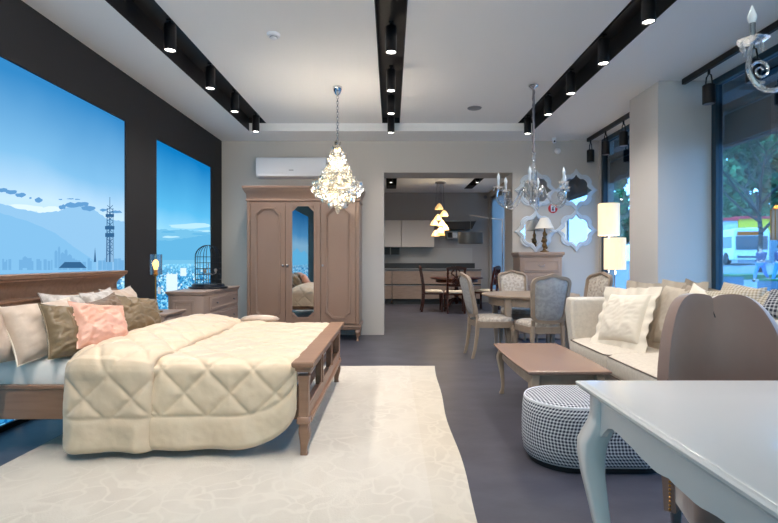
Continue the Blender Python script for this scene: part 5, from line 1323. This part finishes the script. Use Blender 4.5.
def leafy(label, loc, h, r, mt, seed, n=2600, ls=.28):
    t = thing('leafy_tree', label, 'tree', loc, group='trees across the street'); rt = random.Random(seed)
    m = MB(); m.tube([(0,0,-.3),(.1,0,h*.3),(0,.1,h*.7)], [.28,.2,.1], 8); m.build('trunk', 'bark', t)
    m = MB(); cl_ = [(rt.uniform(-.6,.6)*r, rt.uniform(-.6,.6)*r, h*rt.uniform(.2,.9), rt.uniform(.35,.55)*r) for _ in range(14)]
    for _ in range(n):
        cx_, cy_, cz_, cr = rt.choice(cl_); a = rt.uniform(0,2*PI); b = rt.uniform(-1,1); k = cr*rt.uniform(.6,1)
        p = Vector((cx_+k*cos(a)*math.sqrt(1-b*b), cy_+k*sin(a)*math.sqrt(1-b*b), cz_+k*b*1.2))
        u = Vector((rt.uniform(-1,1),rt.uniform(-1,1),rt.uniform(-1,1))).normalized(); w = u.cross(Vector((rt.uniform(-1,1),rt.uniform(-1,1),1))).normalized(); s_ = ls*rt.uniform(.6,1.2)
        m.add([p-u*s_-w*s_*.5, p+u*s_-w*s_*.5, p+u*s_*.8+w*s_*.5, p-u*s_*.8+w*s_*.5], [(0,1,2,3)])
    tag(m.build('foliage', mt, t, smooth=False))
    return t
for k, (px, D, h, r, mt, lab) in enumerate(((718,62,22,3.2,'foliage2','leafy tree across the street, left one in the near window'),(745,72,27,3.8,'foliage','tall dark leafy tree across the street behind the bare tree'),(772,62,21,3.2,'foliage','dark leafy tree across the street at the right picture edge'),(800,72,24,3.6,'foliage2','leafy tree across the street just outside the right edge'),
        (606,70,20,3.2,'foliage2','leafy tree across the street seen through the far window'),(752,92,34,5,'foliage2','very tall pale green tree farthest across the street'),(632,80,24,3.8,'foliage','leafy tree far off beside the pier'),(706,100,34,4.4,'foliage','tall dark tree farthest away at the left of the near window'))):
    X = (px-391)/F*D; leafy(lab, (X,D,gz(min(X,119))), h, r, mt, 20+k, 5600, .5)

t = thing('street_building', 'long grey building across the street, outside the picture to the right', 'building', (47,15,gz(47)))
m = MB(); m.box(44,-28,gz(44)-.2,52,46,13); m.build('wall', 'facade', t, world=True)
m = MB(); m.box(43.7,-28.3,13,52.3,46.3,13.6); m.build('roof', 'blind', t, world=True)
for r_ in range(3):
    for k in range(9):
        y = -24+k*7.8; m = MB(); m.box(43.9,y,2.2+r_*3.7,44.02,y+3.4,4.4+r_*3.7); m.build('window', 'busglass', t, world=True)
# ------------------------------------------------------------------ world
w = bpy.data.worlds.new('sky'); sc.world = w; w.use_nodes = True
bg = w.node_tree.nodes['Background']; bg.inputs[0].default_value = (.42,.69,1.0,1); bg.inputs[1].default_value = 13.5
for (x, y, ww, hh) in ((XR+.13,3.2,3.9,3.0),(XR+.13,6.75,1.8,3.0),(KR+.14,10.8,4.4,2.9),(.45,YF-.13,5.3,2.85)):
    l = bpy.data.lights.new('window_portal', 'AREA'); l.shape = 'RECTANGLE'; l.size = hh; l.size_y = ww; l.cycles.is_portal = True
    o = bpy.data.objects.new('window_portal', l); COL.objects.link(o); o.location = (x, y, 1.52); o.rotation_euler = (0, PI/2, 0) if y > 0 else (0, PI/2, -PI/2)
sc.view_settings.view_transform = 'Standard'; sc.view_settings.look = 'None'; sc.view_settings.gamma = 1; sc.view_settings.exposure = .17
sc.cycles.use_denoising = True; sc.cycles.caustics_reflective = False; sc.cycles.caustics_refractive = False
sc.cycles.sample_clamp_indirect = 4; sc.cycles.max_bounces = 10; sc.cycles.transparent_max_bounces = 16; sc.cycles.diffuse_bounces = 5
